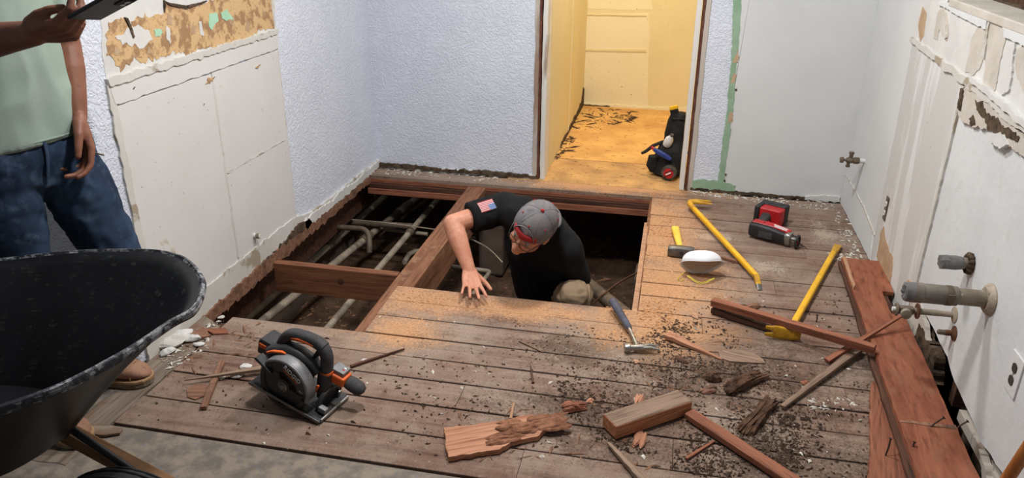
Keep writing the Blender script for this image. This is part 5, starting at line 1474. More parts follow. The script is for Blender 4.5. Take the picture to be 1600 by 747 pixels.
hy0 = 1.14
for s in (1, -1):
    bar('handle', (-1.03, hy0 + s * .105, .265), (-2.50, hy0 + s * .44, .485), .036, .040, BM['handle'], WB)
    lg_ = spline([(-1.70, hy0 + s * .27, .36), (-1.78, hy0 + s * .28, .20), (-1.80, hy0 + s * .28, .02), (-1.90, hy0 + s * .285, .014), (-1.98, hy0 + s * .30, .05), (-1.98, hy0 + s * .31, .36)], 6, False)
    MB().tube(lg_, .012, 10).build('leg', BM['metal'], WB, smooth=50, world=True)
    MB().box((-1.10, hy0 + s * .088, .235), (.05, .008, .09)).build('axle_bracket', BM['metal'], WB, world=True, bevel=.002)
    MB().tube([(-1.10, hy0 + s * .10, .285), (-1.32, hy0 + s * .12, .40)], .009, 8).build('tray_brace', BM['metal'], WB, smooth=50, world=True)
MB().box((-1.62, hy0, .33), (.05, .60, .012)).build('cross_brace', BM['metal'], WB, world=True)
wc = V((-1.10, hy0, .205))
wh_ = MB().tube([wc + V((.155 * math.cos(2 * PI * k / 36), 0, .155 * math.sin(2 * PI * k / 36))) for k in range(36)], .048, 16, closed=True).build('tire', BM['rubber'], WB, smooth=60, world=True)
for yy in (-.030, -.012, .012, .030):
    rr_ = .155 + math.sqrt(max(0, .048 ** 2 - yy ** 2)) + .001
    MB().tube([wc + V((rr_ * math.cos(2 * PI * k / 48), yy, rr_ * math.sin(2 * PI * k / 48))) for k in range(48)], .003, 6, closed=True).build('tread_ring', BM['rubber'], wh_, smooth=60, world=True)
MB().lathe([(0, -.03), (.03, -.03), (.035, -.02), (.10, -.012), (.125, -.02), (.125, .02), (.10, .012), (.035, .02), (.03, .03), (0, .03)], 28, Matrix.Rotation(PI / 2, 3, 'X'), wc).build('wheel_hub', BM['metal'], WB, smooth=40, world=True)
MB().tube([wc + V((0, -.11, 0)), wc + V((0, .11, 0))], .009, 10).build('axle', WM['steel'], WB, smooth=50, world=True)

# ================================================================== TOOL BAG IN THE DOORWAY
bp = FL(1053, 276) + V((-.045, .03, 0))
GM = {}
GM['bag'] = noisy('black_nylon_bag', (.008, .008, .009), (.02, .02, .021), 26, .8, .2, bump=.3, bscale=90)
GM['bag_grey'] = noisy('worn_grey_nylon', (.05, .045, .04), (.10, .09, .08), 26, .8, .2, bump=.3, bscale=90)
GM['blue'] = noisy('blue_tool_plastic', srgb(34, 52, 120), srgb(48, 70, 146), 20, .5, .4)
TB = thing('tool_bag', 'black tool pouch stuffed with tools inside the doorway', 'tool bag', (bp.x, bp.y, 0), R(-12))
def blobloft(name, secs, mat, par, seed=0, amp=.12, n=16):
    rs = []
    for i, (c, rx, ry) in enumerate(secs):
        rs.append([V((c[0] + rx * (1 + amp * nz((k * .6, i * .8, seed))) * math.cos(2 * PI * k / n), c[1] + ry * (1 + amp * nz((k * .6, i * .8, seed + 2))) * math.sin(2 * PI * k / n), c[2])) for k in range(n)])
    return MB().rings(rs).build(name, mat, par, smooth=50)
blobloft('pouch', [((0, 0, .0), .07, .06), ((0, 0, .015), .095, .08), ((0, .01, .08), .10, .085), ((.01, .03, .15), .095, .08), ((.015, .05, .20), .075, .06), ((.015, .05, .215), .04, .03)], GM['bag'], TB, 1, .18)
blobloft('upper_pouch', [((.02, .07, .16), .07, .05), ((.02, .085, .24), .075, .055), ((.025, .095, .33), .068, .05), ((.03, .10, .375), .055, .035), ((.03, .10, .38), .02, .02)], GM['bag'], TB, 3, .16)
blobloft('side_pocket', [((-.075, -.03, .02), .03, .03), ((-.085, -.035, .06), .04, .04), ((-.08, -.03, .12), .036, .036), ((-.08, -.03, .125), .02, .02)], GM['bag'], TB, 5, .14)
MB().tube([(-.05, .03, .20), (-.10, .0, .175), (-.145, -.02, .135), (-.165, -.03, .125)], [.016, .02, .017, .014], 10, squash=(1, .5)).build('strap', GM['bag'], TB, smooth=50)
MB().tube([(-.03, .085, .30), (.0, .05, .345), (.06, .05, .35), (.09, .085, .31)], .008, 8).build('carry_handle', GM['bag'], TB, smooth=50)
pb = V((bp.x, bp.y, 0)); Rm = Matrix.Rotation(R(-12), 3, 'Z')
def bagthing(name, label, cat, local):
    return thing(name, label, cat, pb + Rm @ V(local), R(-12))
t = bagthing('tape_measure', 'round red and black tape measure at the foot of the tool pouch', 'tape measure', (.035, -.10, .0))
rx_ = Matrix.Rotation(PI / 2, 3, 'X')
MB().lathe([(0, -.02), (.040, -.02), (.046, -.014), (.046, .014), (.040, .02), (0, .02)], 24, rx_, (0, 0, .048)).build('case', GM['bag_grey'], t, smooth=35)
MB().lathe([(0, 0), (.031, 0), (.030, .003), (0, .004)], 24, rx_, (0, -.0195, .048)).build('red_badge', TM['red'], t, smooth=35)
for dz in (.012, -.012):
    MB().box((0, -.0238, .048 + dz), (.05, .001, .0045), Matrix.Rotation(R(-30), 3, 'Y')).build('badge_stripe', GM['bag'], t)
MB().box((0, -.0238, .048), (.034, .001, .008), Matrix.Rotation(R(-30), 3, 'Y')).build('badge_lettering', TM['white'], t)
t = bagthing('chalk_line', 'white bottle poking out of the tool pouch', 'bottle', (-.015, -.015, .195))
MB().lathe([(.0, 0), (.024, .002), (.027, .02), (.025, .055), (.014, .075), (.010, .09), (0, .092)], 16, Matrix.Rotation(R(25), 3, 'Y') @ Matrix.Rotation(R(25), 3, 'X')).build('bottle_body', TM['white_mask'], t, smooth=50)
MB().lathe([(.011, .088), (.011, .10), (0, .102)], 12, Matrix.Rotation(R(25), 3, 'Y') @ Matrix.Rotation(R(25), 3, 'X')).build('bottle_cap', GM['bag_grey'], t, smooth=50)
t = bagthing('utility_knife', 'blue handled tool lying across the tool pouch', 'hand tool', (-.01, -.085, .14))
polytube('handle', [(-.065, .01, .035), (-.03, 0, .022), (.02, 0, .0), (.045, .0, -.012)], [(.010, .012, 3), (.013, .016, 3), (.013, .015, 3), (.008, .010, 3)], GM['blue'], t, world=False)
polytube('red_tip', [(-.085, .014, .046), (-.062, .009, .034)], [(.006, .007, 3), (.010, .011, 3)], TM['red'], t, world=False)
t = bagthing('torpedo_level', 'yellow topped tool standing in the top of the tool pouch', 'hand tool', (.0, .085, .33))
MB().box((0, 0, .035), (.05, .022, .09), Matrix.Rotation(R(-18), 3, 'Y')).build('tool_body', GM['bag'], t, bevel=.004)
MB().box((-.012, -.002, .078), (.052, .028, .022), Matrix.Rotation(R(-18), 3, 'Y')).build('yellow_end', TM['yellow'], t, bevel=.005)
# ================================================================== PEOPLE
def remeshed(mb, voxel, it=4, fac=.5):
    me = mb.mesh('tmp')
    o = bpy.data.objects.new('tmp', me); COL.objects.link(o)
    r = o.modifiers.new('r', 'REMESH'); r.mode = 'VOXEL'; r.voxel_size = voxel; r.use_smooth_shade = True
    if it:
        s = o.modifiers.new('s', 'SMOOTH'); s.factor = fac; s.iterations = it
    dg = bpy.context.evaluated_depsgraph_get()
    res = bpy.data.meshes.new_from_object(o.evaluated_get(dg))
    bpy.data.objects.remove(o); bpy.data.meshes.remove(me)
    return res


def wrinkle(me, amp, scale, seed, stretch=(1, 1, 1), fn=None):
    nrm = [v.normal.copy() for v in me.vertices]
    for v, n in zip(me.vertices, nrm):
        p = v.co
        q = V((p.x * stretch[0], p.y * stretch[1], p.z * stretch[2]))
        k = noise.noise(q * scale + V((seed, 0, 0))) + .5 * noise.noise(q * scale * 2.3 + V((0, seed, 0)))
        k = (1 - abs(k) * 2.2)
        w = fn(p) if fn else 1.0
        v.co = p + n * amp * k * w
    me.update()


def chain(mb, pr, n=14):
    for p, r in pr: mb.sphere(p, r, n, 10)
    for (p, r), (q, s) in zip(pr, pr[1:]):
        mb.tube([p, q], [r, s], n)


def ell(mb, c, r, Mx):
    mb.sphere(Mx @ V(c), r, 16, 12, Mx.to_3x3())


def torso(mb, secs, right, n=24, ex=2.4):
    """secs: (centre, half width, half depth); right = unit vector to the side"""
    rs = []
    C_ = [V(s[0]) for s in secs]
    for i, (c, w, d) in enumerate(secs):
        u = (C_[min(i + 1, len(C_) - 1)] - C_[max(i - 1, 0)]).normalized()
        r_ = (V(right) - u * V(right).dot(u)).normalized(); f = u.cross(r_)
        ring = []
        for k in range(n):
            a = 2 * PI * k / n; ca, sa = math.cos(a), math.sin(a)
            ring.append(V(c) + r_ * w * math.copysign(abs(ca) ** (2 / ex), ca) + f * d * math.copysign(abs(sa) ** (2 / ex), sa))
        rs.append(ring)
    mb.rings(rs)


def head(mb, Mx):
    ell(mb, (0, .012, .035), (.073, .092, .084), Mx)
    ell(mb, (0, -.022, -.02), (.060, .066, .085), Mx)
    ell(mb, (0, -.036, -.078), (.046, .046, .036), Mx)
    ell(mb, (0, -.070, -.102), (.022, .018, .016), Mx)
    P = lambda x, y, z: Mx @ V((x, y, z))
    chain(mb, [(P(0, -.086, .018), .009), (P(0, -.100, -.010), .011), (P(0, -.108, -.028), .0135)], 10)
    for s in (-1, 1):
        mb.sphere(P(s * .012, -.098, -.032), .0095, 8, 6)
        chain(mb, [(P(s * .010, -.084, .030), .010), (P(s * .042, -.070, .030), .010)], 8)
        mb.sphere(P(s * .036, -.062, -.030), .022, 10, 8)
        ell(mb, (s * .076, .014, -.006), (.009, .017, .031), Mx)
        mb.sphere(P(s * .074, .004, -.030), .009, 8, 6)
    ell(mb, (0, -.087, -.058), (.024, .010, .0055), Mx)
    ell(mb, (0, -.085, -.070), (.020, .010, .0065), Mx)
    chain(mb, [(P(0, .018, -.06), .054), (P(0, .045, -.15), .058)])


def hand(mb, Mx, curl=(10, 20, 15), spread=6, mirror=1, thumb=None, curls=None, k=1.0):
    """wrist at the origin, +X along the fingers, +Z the back of the hand, +Y the thumb side"""
    P = lambda x, y, z: Mx @ V((x * k, y * mirror * k, z * k))
    fing = [((.092, .030), (.044, .027, .022), .0092, 1.0), ((.097, .0095), (.048, .030, .023), .0096, .25), ((.091, -.0115), (.044, .028, .023), .0091, -.6), ((.080, -.031), (.034, .021, .020), .0080, -1.6)]
    for i, ((kx, ky), ln, r, sp) in enumerate(fing):
        chain(mb, [(P(.004, ky * .55, -.002), .0165 * k), (P(kx * .55, ky * .85, 0), .0145 * k), (P(kx, ky, 0), .0115 * k)], 10)
        c = curls[i] if curls else curl
        ang = 0; pos = V((kx, ky, 0)); a = R(sp * spread)
        pr = [(P(*pos), .0110 * k)]
        for j in range(3):
            ang += R(c[j])
            pos = pos + V((math.cos(ang) * math.cos(a), math.cos(ang) * math.sin(a), -math.sin(ang))) * ln[j]
            pr.append((P(*pos), (r - .0008 * (j + 1)) * k))
        chain(mb, pr, 10)
    mb.sphere(P(.045, .0, -.006), (.04 * k, .034 * k, .013 * k), 12, 8, Mx.to_3x3())
    th = thumb or [(.018, .024, -.008), (.052, .050, -.014), (.080, .064, -.016), (.103, .070, -.016)]
    chain(mb, [(P(*th[0]), .0165 * k), (P(*th[1]), .0125 * k), (P(*th[2]), .0105 * k), (P(*th[3]), .0088 * k)], 10)


def mframe(o, x, z):
    x = V(x).normalized(); y = V(z).cross(x).normalized(); z = x.cross(y)
    m4 = Matrix.Identity(4)
    for i in range(3): m4[i][0] = x[i]; m4[i][1] = y[i]; m4[i][2] = z[i]; m4[i][3] = o[i]
    return m4


def skin_mat(name, c1, c2, c3):
    t = NT(name, .52, .35)
    v = t.coords('Object')
    c = t.ramp(t.noise(v, 16, 5, .6), [(.3, c1), (.7, c2)])
    c = t.mix(t.ramp(t.noise(v, 60, 4, .6), [(.5, 0), (.75, .5)]), c, c3)
    t.color(c)
    t.b.inputs['Subsurface Weight'].default_value = .08
    t.b.inputs['Subsurface Radius'].default_value = (.01, .004, .002)
    t.bump(t.noise(v, 140, 3, .6), .12, .002)
    return t.mat


def cloth(name, c1, c2, scale=5, rough=.88, weave=260, bump=.18, c3=None):
    t = NT(name, rough, .15)
    v = t.coords('Object')
    c = t.ramp(t.noise(v, scale, 5, .6), [(.35, c1), (.68, c2)])
    if c3: c = t.mix(t.ramp(t.noise(v, scale * 3.1, 6, .65), [(.52, 0), (.72, .8)]), c, c3)
    t.color(c)
    t.bump(t.noise(v, weave, 2, .5), bump, .002)
    return t.mat


PM = {}
PM['skin_fair'] = skin_mat('sun_reddened_skin', srgb(196, 134, 108), srgb(214, 156, 130), srgb(180, 106, 84))
PM['skin_brown'] = skin_mat('tanned_skin', srgb(120, 76, 58), srgb(140, 92, 72), srgb(104, 62, 48))
PM['black_tee'] = cloth('black_cotton_shirt', (.009, .009, .010), (.016, .016, .017))
PM['sage_tee'] = cloth('sage_cotton_shirt', srgb(140, 157, 147), srgb(158, 174, 162), 4)
PM['khaki'] = cloth('dusty_khaki_cloth', srgb(122, 104, 84), srgb(148, 128, 104), 6, c3=srgb(100, 84, 66))
PM['denim'] = cloth('faded_blue_denim', srgb(32, 44, 64), srgb(52, 70, 94), 5, c3=srgb(76, 94, 116))
PM['denim_thread'] = cloth('denim_stitching', srgb(96, 84, 70), srgb(120, 104, 84))
PM['cap'] = cloth('faded_grey_cap', srgb(104, 100, 102), srgb(128, 123, 124), 9, c3=srgb(84, 82, 88))
PM['cap_red'] = cloth('faded_red_trim', srgb(150, 40, 44), srgb(172, 56, 58))
PM['hair_grey'] = noisy('silver_hair', (.30, .30, .31), (.62, .62, .62), 90, .6, .3, bump=.5, bscale=220)
PM['hair_dark'] = noisy('dark_hair', (.012, .010, .009), (.03, .026, .022), 90, .55, .3, bump=.5, bscale=220)
PM['leather'] = noisy('brown_work_leather', srgb(126, 92, 74), srgb(160, 122, 100), 12, .7, .2, bump=.2, bscale=60, c3=srgb(108, 78, 62))
PM['sole'] = noisy('grey_rubber_sole', srgb(110, 98, 84), srgb(138, 124, 106), 14, .75, .2, c3=srgb(88, 76, 64))
PM['lace'] = noisy('tan_lace', srgb(146, 116, 84), srgb(172, 140, 104), 40, .8, .2)
PM['eye'] = NT('eye', .2, .5).color((.36, .33, .31)).mat
PM['brow_grey'] = noisy('grey_brown_brow', (.16, .12, .10), (.28, .23, .20), 90, .7, .2)
PM['iris'] = NT('iris', .2, .5).color((.03, .02, .015)).mat
PM['frame'] = NT('dark_spectacle_frame', .3, .5).color((.02, .016, .014)).mat
gl = NT('spectacle_lens', .03, .5); gl.color((1, 1, 1)); gl.b.inputs['Transmission Weight'].default_value = 1.0; gl.b.inputs['IOR'].default_value = 1.02
PM['lens'] = gl.mat
PM['flag_red'] = cloth('flag_red', srgb(176, 70, 76), srgb(190, 84, 88))
PM['flag_white'] = cloth('flag_white', srgb(206, 196, 196), srgb(216, 208, 208))
PM['flag_blue'] = cloth('flag_blue', srgb(92, 110, 150), srgb(112, 130, 166))


def eyes(Mx, parent, brow):
    for s in (-1, 1):
        e = MB(); e.sphere(Mx @ V((s * .031, -.0735, .006)), .0105, 12, 8)
        eo = e.build('eye', PM['eye'], parent, smooth=60, world=True)
        e = MB(); e.sphere(Mx @ V((s * .031, -.0810, .004)), .0048, 10, 6)
        e.build('iris', PM['iris'], eo, smooth=60, world=True)
        MB().tube([Mx @ V((s * .014, -.0925, .030)), Mx @ V((s * .032, -.0865, .036)), Mx @ V((s * .050, -.0725, .031))], [.003, .004, .002], 8).build('eyebrow', brow, parent, smooth=60, world=True)


def boot(par, heel, toe, z0=0.0, laced=True):
    """low work boot from heel to toe"""
    heel = V(heel); toe = V(toe); L = (toe - heel).length
    F = fr(toe - heel); o4 = Matrix.Translation((heel.x, heel.y, z0)) @ F.to_4x4()
    out = []
    prof = [(0, .028), (.03, .036), (.09, .036), (.15, .040), (.20, .049), (.24, .047), (.27, .036), (.288, .016)]
    k = L / .29
    out = [(x * k, w) for x, w in prof] + [(.292 * k, 0)] + [(x * k, -w) for x, w in reversed(prof)] + [(-.008 * k, 0)]
    fn = lambda a, b, t: o4 @ V((a, b, t))
    b_ = MB().prism(out, .0, .028, fn).build('boot_sole', PM['sole'], par, world=True, bevel=.004)
    MB().prism([(x * 1.0 + .001, w * 1.04) for x, w in out], .018, .030, fn).build('welt', PM['lace'], b_, world=True, bevel=.003)
    mb = MB(); rs = []
    for x, w, zl, h in [(.0, .026, .03, .10), (.02, .034, .028, .13), (.06, .037, .028, .145), (.10, .038, .028, .14), (.135, .040, .028, .105), (.17, .044, .028, .085), (.21, .046, .028, .078), (.25, .040, .028, .066), (.275, .026, .03, .05), (.284, .010, .032, .04)]:
        ring = []
        for q in range(16):
            a = 2 * PI * q / 16; ca, sa = math.cos(a), math.sin(a)
            ring.append(o4 @ V((x * k, w * math.copysign(abs(ca) ** .75, ca), zl + (h - zl) * (.5 + .5 * math.copysign(abs(sa) ** .8, sa)))))
        rs.append(ring)
    mb.rings(rs)
    u_ = mb.build('boot_upper', PM['leather'], par, smooth=60, world=True)
    MB().tube([o4 @ V((.05 * k + .045 * math.cos(2 * PI * q / 20), .042 * math.sin(2 * PI * q / 20), .142 - .12 * (.045 * math.cos(2 * PI * q / 20)))) for q in range(20)], .009, 8, closed=True).build('boot_collar', PM['leather'], u_, smooth=60, world=True)
    if laced:
        for x, h in ((.118, .128), (.142, .108), (.166, .093)):
            MB().tube([o4 @ V((x * k, -.030, h - .012)), o4 @ V((x * k + .005, 0, h + .004)), o4 @ V((x * k, .030, h - .012))], .0028, 6).build('lace', PM['lace'], u_, smooth=60, world=True)
        MB().tube(spline([o4 @ V(p) for p in [(.12 * k, 0, .13), (.14 * k, .03, .135), (.16 * k, .045, .11), (.13 * k, .04, .115), (.12 * k, 0, .132), (.145 * k, -.03, .132), (.165 * k, -.046, .10)]], 5, False), .0028, 6).build('lace_bow', PM['lace'], u_, smooth=60, world=True)
    # stitched toe cap
    MB().tube([o4 @ V((.222 * k, .045 * math.cos(PI * q / 10) * .98, .034 + .045 * math.sin(PI * q / 10))) for q in range(11)], .002, 6).build('toe_seam', PM['lace'], u_, smooth=60, world=True)
    return u_


# ------------------------------------------------------------------ man kneeling in the opening
def camdir(x, y, z):
    """image right, image up, towards the viewer -> world direction (used only to read a pose off the photograph)"""
    return (AX_R * x - AX_D * y - AX_F * z).normalized()


sR, sL = V((-.715, 3.23, .275)), V((-.405, 3.13, .150))
eR, wR = V((-.905, 3.07, .245)), V((-.800, 2.955, .078))
eL, wL = V((-.345, 3.22, -.10)), V((-.47, 3.22, -.33))
neck = V((-.545, 3.135, .275)); pel = V((-.50, 3.34, -.20))
right = (sR - sL).normalized()
K = thing('person', 'man in black shirt and backwards grey cap kneeling in the floor opening, hand on boards', 'person', (pel.x, pel.y, GZ))
hf = camdir(-.60, -.60, .50); hu = camdir(.28, .52, .82)
hu = (hu - hf * hu.dot(hf)).normalized(); hl = hu.cross(hf)          # person's left
HM = Matrix.Identity(4)
hc_ = at(831, 358, 1, 2.965)
for i in range(3): HM[i][0] = hl[i]; HM[i][1] = -hf[i]; HM[i][2] = hu[i]; HM[i][3] = hc_[i]
mb = MB()
head(mb, HM)
chain(mb, [(HM @ V((0, .02, -.06)), .052), (HM @ V((0, .04, -.12)), .052), (neck, .062)])
torso(mb, [(pel, .12, .085), (pel.lerp(neck, .4), .115, .085), (pel.lerp(neck, .75), .13, .09), (neck, .10, .06)], right)
chain(mb, [(sR, .05), (sR.lerp(eR, .5), .047), (eR, .043), (eR.lerp(wR, .3), .044), (eR.lerp(wR, .7), .034), (wR, .0275)])
chain(mb, [(neck, .06), (sR, .05)]); chain(mb, [(neck, .06), (sL, .05)])
chain(mb, [(sL, .05), (eL, .042), (eL.lerp(wL, .3), .042), (wL, .027)])
tipd = FL(744, 479, .012) - wR
hand(mb, mframe(wR, V((tipd.x, tipd.y, -.062)), (0, 0, 1)), spread=11, curls=[(-14, 6, 8), (-16, 6, 8), (-16, 6, 8), (-14, 6, 10)], thumb=[(.018, .024, -.010), (.045, .052, -.020), (.066, .070, -.030), (.086, .082, -.038)])
hand(mb, mframe(wL, V((-.4, -.7, -.5)), (.3, -.3, 1)), curl=(25, 30, 25), mirror=-1)
for a_, b_, c_ in ((V((-.40, 3.33, -.17)), V((-.345, 3.03, -.05)), V((-.34, 3.12, -.54))), (V((-.58, 3.36, -.22)), V((-.63, 3.12, -.52)), V((-.63, 3.46, -.56)))):
    chain(mb, [(a_, .075), (b_, .052), (c_, .04)])
me = remeshed(mb, .0042, 3)
link('body', me, PM['skin_fair'], K, world=True)
eyes(HM, K, PM['brow_grey'])
# shirt
mb = MB()
torso(mb, [(pel + V((0, .0, -.02)), .165, .125), (pel.lerp(neck, .2), .168, .13), (pel.lerp(neck, .45), .165, .125), (pel.lerp(neck, .7), .172, .122), (pel.lerp(neck, .88), .15, .10), (neck + V((0, -.005, .0)), .085, .070)], right)
chain(mb, [(neck.lerp(sR, .45), .085), (sR, .074), (sR.lerp(eR, .35), .071)])
mb.tube([sR.lerp(eR, .3), sR.lerp(eR, .66)], [.071, .069], 18)
chain(mb, [(neck.lerp(sL, .45), .085), (sL, .074), (sL.lerp(eL, .5), .068)])
mb.tube([sL.lerp(eL, .4), sL.lerp(eL, .80)], [.069, .066], 18)
me = remeshed(mb, .009, 6)
wrinkle(me, .006, 9, 3.0, (1, 1, .6))
link('shirt', me, PM['black_tee'], K, world=True)
MB().tube([neck + hl * .068 * math.cos(2 * PI * q / 24) + V((0, -.004, .012)) + (hf * .062 * math.sin(2 * PI * q / 24)) * 1.0 for q in range(24)], .007, 8, closed=True).build('collar', PM['black_tee'], K, smooth=60, world=True)
# trousers
mb = MB()
torso(mb, [(pel + V((.0, .0, -.10)), .15, .12), (pel + V((0, 0, -.04)), .158, .125), (pel + V((0, -.005, .03)), .152, .118)], right)
for a_, b_, c_ in ((V((-.40, 3.33, -.17)), V((-.345, 3.025, -.04)), V((-.335, 3.12, -.53))), (V((-.58, 3.36, -.22)), V((-.63, 3.12, -.52)), V((-.63, 3.46, -.55)))):
    chain(mb, [(a_, .105), (a_.lerp(b_, .5), .094), (b_, .066), (b_.lerp(c_, .5), .068), (c_, .06)])
me = remeshed(mb, .008, 4)
wrinkle(me, .008, 14, 8.0, (.7, .7, 1.6))
link('trousers', me, PM['khaki'], K, world=True)
boot(K, (-.36, 3.18, 0), (-.35, 2.93, 0), GZ + .0, False)
boot(K, (-.63, 3.70, 0), (-.63, 3.45, 0), GZ + .0, False)
# flag patch on the sleeve
pc = at(752, 331, 1, 3.19)
ud = (sR - eR).normalized()
vw = (V((0, 0, CAM_H)) - pc).normalized()
pn = (vw * .75 + V((0, -.25, .75))).normalized(); pn = (pn - ud * pn.dot(ud)).normalized()
pv = pn.cross(ud).normalized()
ax_pt = sR + (eR - sR) * ((pc - sR).dot(eR - sR) / (eR - sR).length_squared)
pc = ax_pt + pn * .0735
FP = Matrix.Identity(4)
for i in range(3): FP[i][0] = pv[i]; FP[i][1] = ud[i]; FP[i][2] = pn[i]; FP[i][3] = pc[i]
fw, fh = .052, .074
patch = MB().prism([(-fw / 2 + fw * i_ / 8, -fh / 2) for i_ in range(9)] + [(fw / 2 - fw * i_ / 8, fh / 2) for i_ in range(9)], -.006, .001, lambda a, b, t: FP @ V((a, b, t - 2.6 * a * a))).build('flag_patch', PM['flag_white'], K, world=True)
for q in range(7):
    x0 = -fw / 2 + fw * q * 2 / 13
    MB().prism([(x0, -fh / 2), (x0 + fw / 13, -fh / 2), (x0 + fw / 13, fh / 2), (x0, fh / 2)], .0, .0018, lambda a, b, t: FP @ V((a, b, t - 2.6 * a * a))).build('flag_stripe', PM['flag_red'], patch, world=True)
MB().prism([(-fw / 2 , fh * .08), (fw * .04, fh * .08), (fw * .04, fh / 2), (-fw / 2, fh / 2)], .0, .0026, lambda a, b, t: FP @ V((a, b, t - 2.6 * a * a))).build('flag_canton', PM['flag_blue'], patch, world=True)
# hair, cap (worn backwards), spectacles
mb = MB()
ell(mb, (0, .012, .050), (.0765, .0940, .077), HM); ell(mb, (0, .03, .03), (.0765, .083, .083), HM)
for s in (-1, 1): ell(mb, (s * .066, .03, -.01), (.014, .045, .05), HM)
link('hair', remeshed(mb, .006, 2), PM['hair_grey'], K, world=True)
CPc = V((0, .014, .040)); CPr = (.0845, .1045, .0925)
nA, nP = 72, 20
def rimz(a):      # a = azimuth, 0 = front (-Y)
    return -.012 - .018 * (1 - math.cos(a)) * .5 + .010 * math.cos(a)
mb = MB(); idx = {}
for j in range(nP + 1):
    for i in range(nA):
        a = 2 * PI * i / nA
        zr = rimz(a); ph_r = math.acos(max(-1, min(1, zr / CPr[2])))
        ph = ph_r * j / nP
        r_ = 1.0 + .010 * math.cos(6 * a) * math.sin(ph) - .004
        idx[(i, j)] = len(mb.v)
        mb.v.append(HM @ (CPc + V((CPr[0] * math.sin(ph) * math.sin(a) * r_, -CPr[1] * math.sin(ph) * math.cos(a) * r_, CPr[2] * math.cos(ph)))))
def hole_(i, j):
    a = 2 * PI * ((i + .5) / nA); a = (a + PI) % (2 * PI) - PI
    t = j / nP
    return (a / R(36)) ** 2 + ((1.0 - t) / .40) ** 2 < 1
for j in range(nP):
    for i in range(nA):
        if hole_(i, j + .5): continue
        l = (i + 1) % nA
        mb.f.append((idx[(i, j)], idx[(i, j + 1)], idx[(l, j + 1)], idx[(l, j)]))
cap_me = mb.mesh('cap_crown')
bm = bmesh.new(); bm.from_mesh(cap_me); bmesh.ops.remove_doubles(bm, verts=bm.verts, dist=.0004); bm.to_mesh(cap_me); bm.free()
CP = link('cap', cap_me, PM['cap'], K, smooth=60, world=True)
md = CP.modifiers.new('thick', 'SOLIDIFY'); md.thickness = .003; md.offset = 1
def on_cap(a, t, lift=.0):
    zr = rimz(a); ph = math.acos(max(-1, min(1, zr / CPr[2]))) * t
    return HM @ (CPc + V((CPr[0] * math.sin(ph) * math.sin(a), -CPr[1] * math.sin(ph) * math.cos(a), CPr[2] * math.cos(ph))) * (1 + lift))
MB().sphere(on_cap(0, 0, .045), .0085, 10, 6).build('cap_button', PM['cap_red'], CP, smooth=60, world=True)
for q in range(6):
    a = PI / 6 + q * PI / 3
    MB().sphere(on_cap(a + PI / 6, .52, .034), .0045, 8, 5).build('eyelet', PM['cap_red'], CP, smooth=60, world=True)
    MB().tube([on_cap(a, t / 10, .034) for t in range(0, 11) if not (abs((a + PI) % (2 * PI) - PI) < R(36) and t > 6)], .0014, 6).build('panel_seam', PM['cap'], CP, smooth=60, world=True)
mb = MB()
for q in range(17):
    for tt in (.80, .90, 1.0, 1.06): mb.v.append(on_cap(R(-42 + 84 * q / 16), tt, .012))
for q in range(16):
    for j in range(3): mb.f.append((q * 4 + j, q * 4 + j + 1, q * 4 + j + 5, q * 4 + j + 4))
sb_ = mb.build('adjuster_strap', PM['cap_red'], CP, smooth=60, world=True); md = sb_.modifiers.new('thick', 'SOLIDIFY'); md.thickness = .003; md.offset = 0
arch = []
for q in range(25):
    th_ = PI * q / 24
    arch.append(on_cap(R(36) * math.cos(th_), 1 - .40 * math.sin(th_), .03))
MB().tube(arch, .0028, 6).build('opening_trim', PM['cap'], CP, smooth=60, world=True)
# brim at the back
br = []
for j in range(5):
    ring = []
    for i in range(17):
        a = PI + R(-58 + 116 * i / 16)
        e = on_cap(a, 1.0, .02)
        outd = HM.to_3x3() @ V((math.sin(a) * .35, 1.0, -.30 - .16 * abs(i - 8) / 8))
        ring.append(e + outd * .068 * (j / 4) * (1 - .55 * (abs(i - 8) / 8) ** 2.2))
    br.append(ring)
mb = MB()
for j in range(5): mb.v += br[j]
for j in range(4):
    for i in range(16): mb.f.append((j * 17 + i, j * 17 + i + 1, (j + 1) * 17 + i + 1, (j + 1) * 17 + i))
bo = mb.build('brim', PM['cap'], CP, smooth=60, world=True); md = bo.modifiers.new('thick', 'SOLIDIFY'); md.thickness = .004
GL = thing('spectacles', 'dark-framed spectacles on the kneeling man\'s face', 'spectacles', HM @ V((0, -.10, .01)))
for s in (-1, 1):
    lp2 = [HM @ V((s * .033 + .024 * math.cos(2 * PI * q / 24), -.101 + .010 * abs(math.cos(2 * PI * q / 24)) * (1 if math.cos(2 * PI * q / 24) * s > 0 else 0), .004 + .017 * math.sin(2 * PI * q / 24))) for q in range(24)]
    MB().tube(lp2, .0017, 6, closed=True).build('lens_rim', PM['frame'], GL, smooth=60, world=True)
    MB().rings([lp2, [p + hf * .0012 for p in lp2]]).build('lens', PM['lens'], GL, world=True)
    MB().tube([HM @ V((s * .058, -.090, .010)), HM @ V((s * .076, -.03, .010)), HM @ V((s * .080, .02, .006)), HM @ V((s * .079, .035, -.01))], .0018, 6).build('temple_arm', PM['frame'], GL, smooth=60, world=True)
MB().tube([HM @ V((-.009, -.103, .008)), HM @ V((0, -.106, .012)), HM @ V((.009, -.103, .008))], .0017, 6).build('bridge', PM['frame'], GL, smooth=60, world=True)

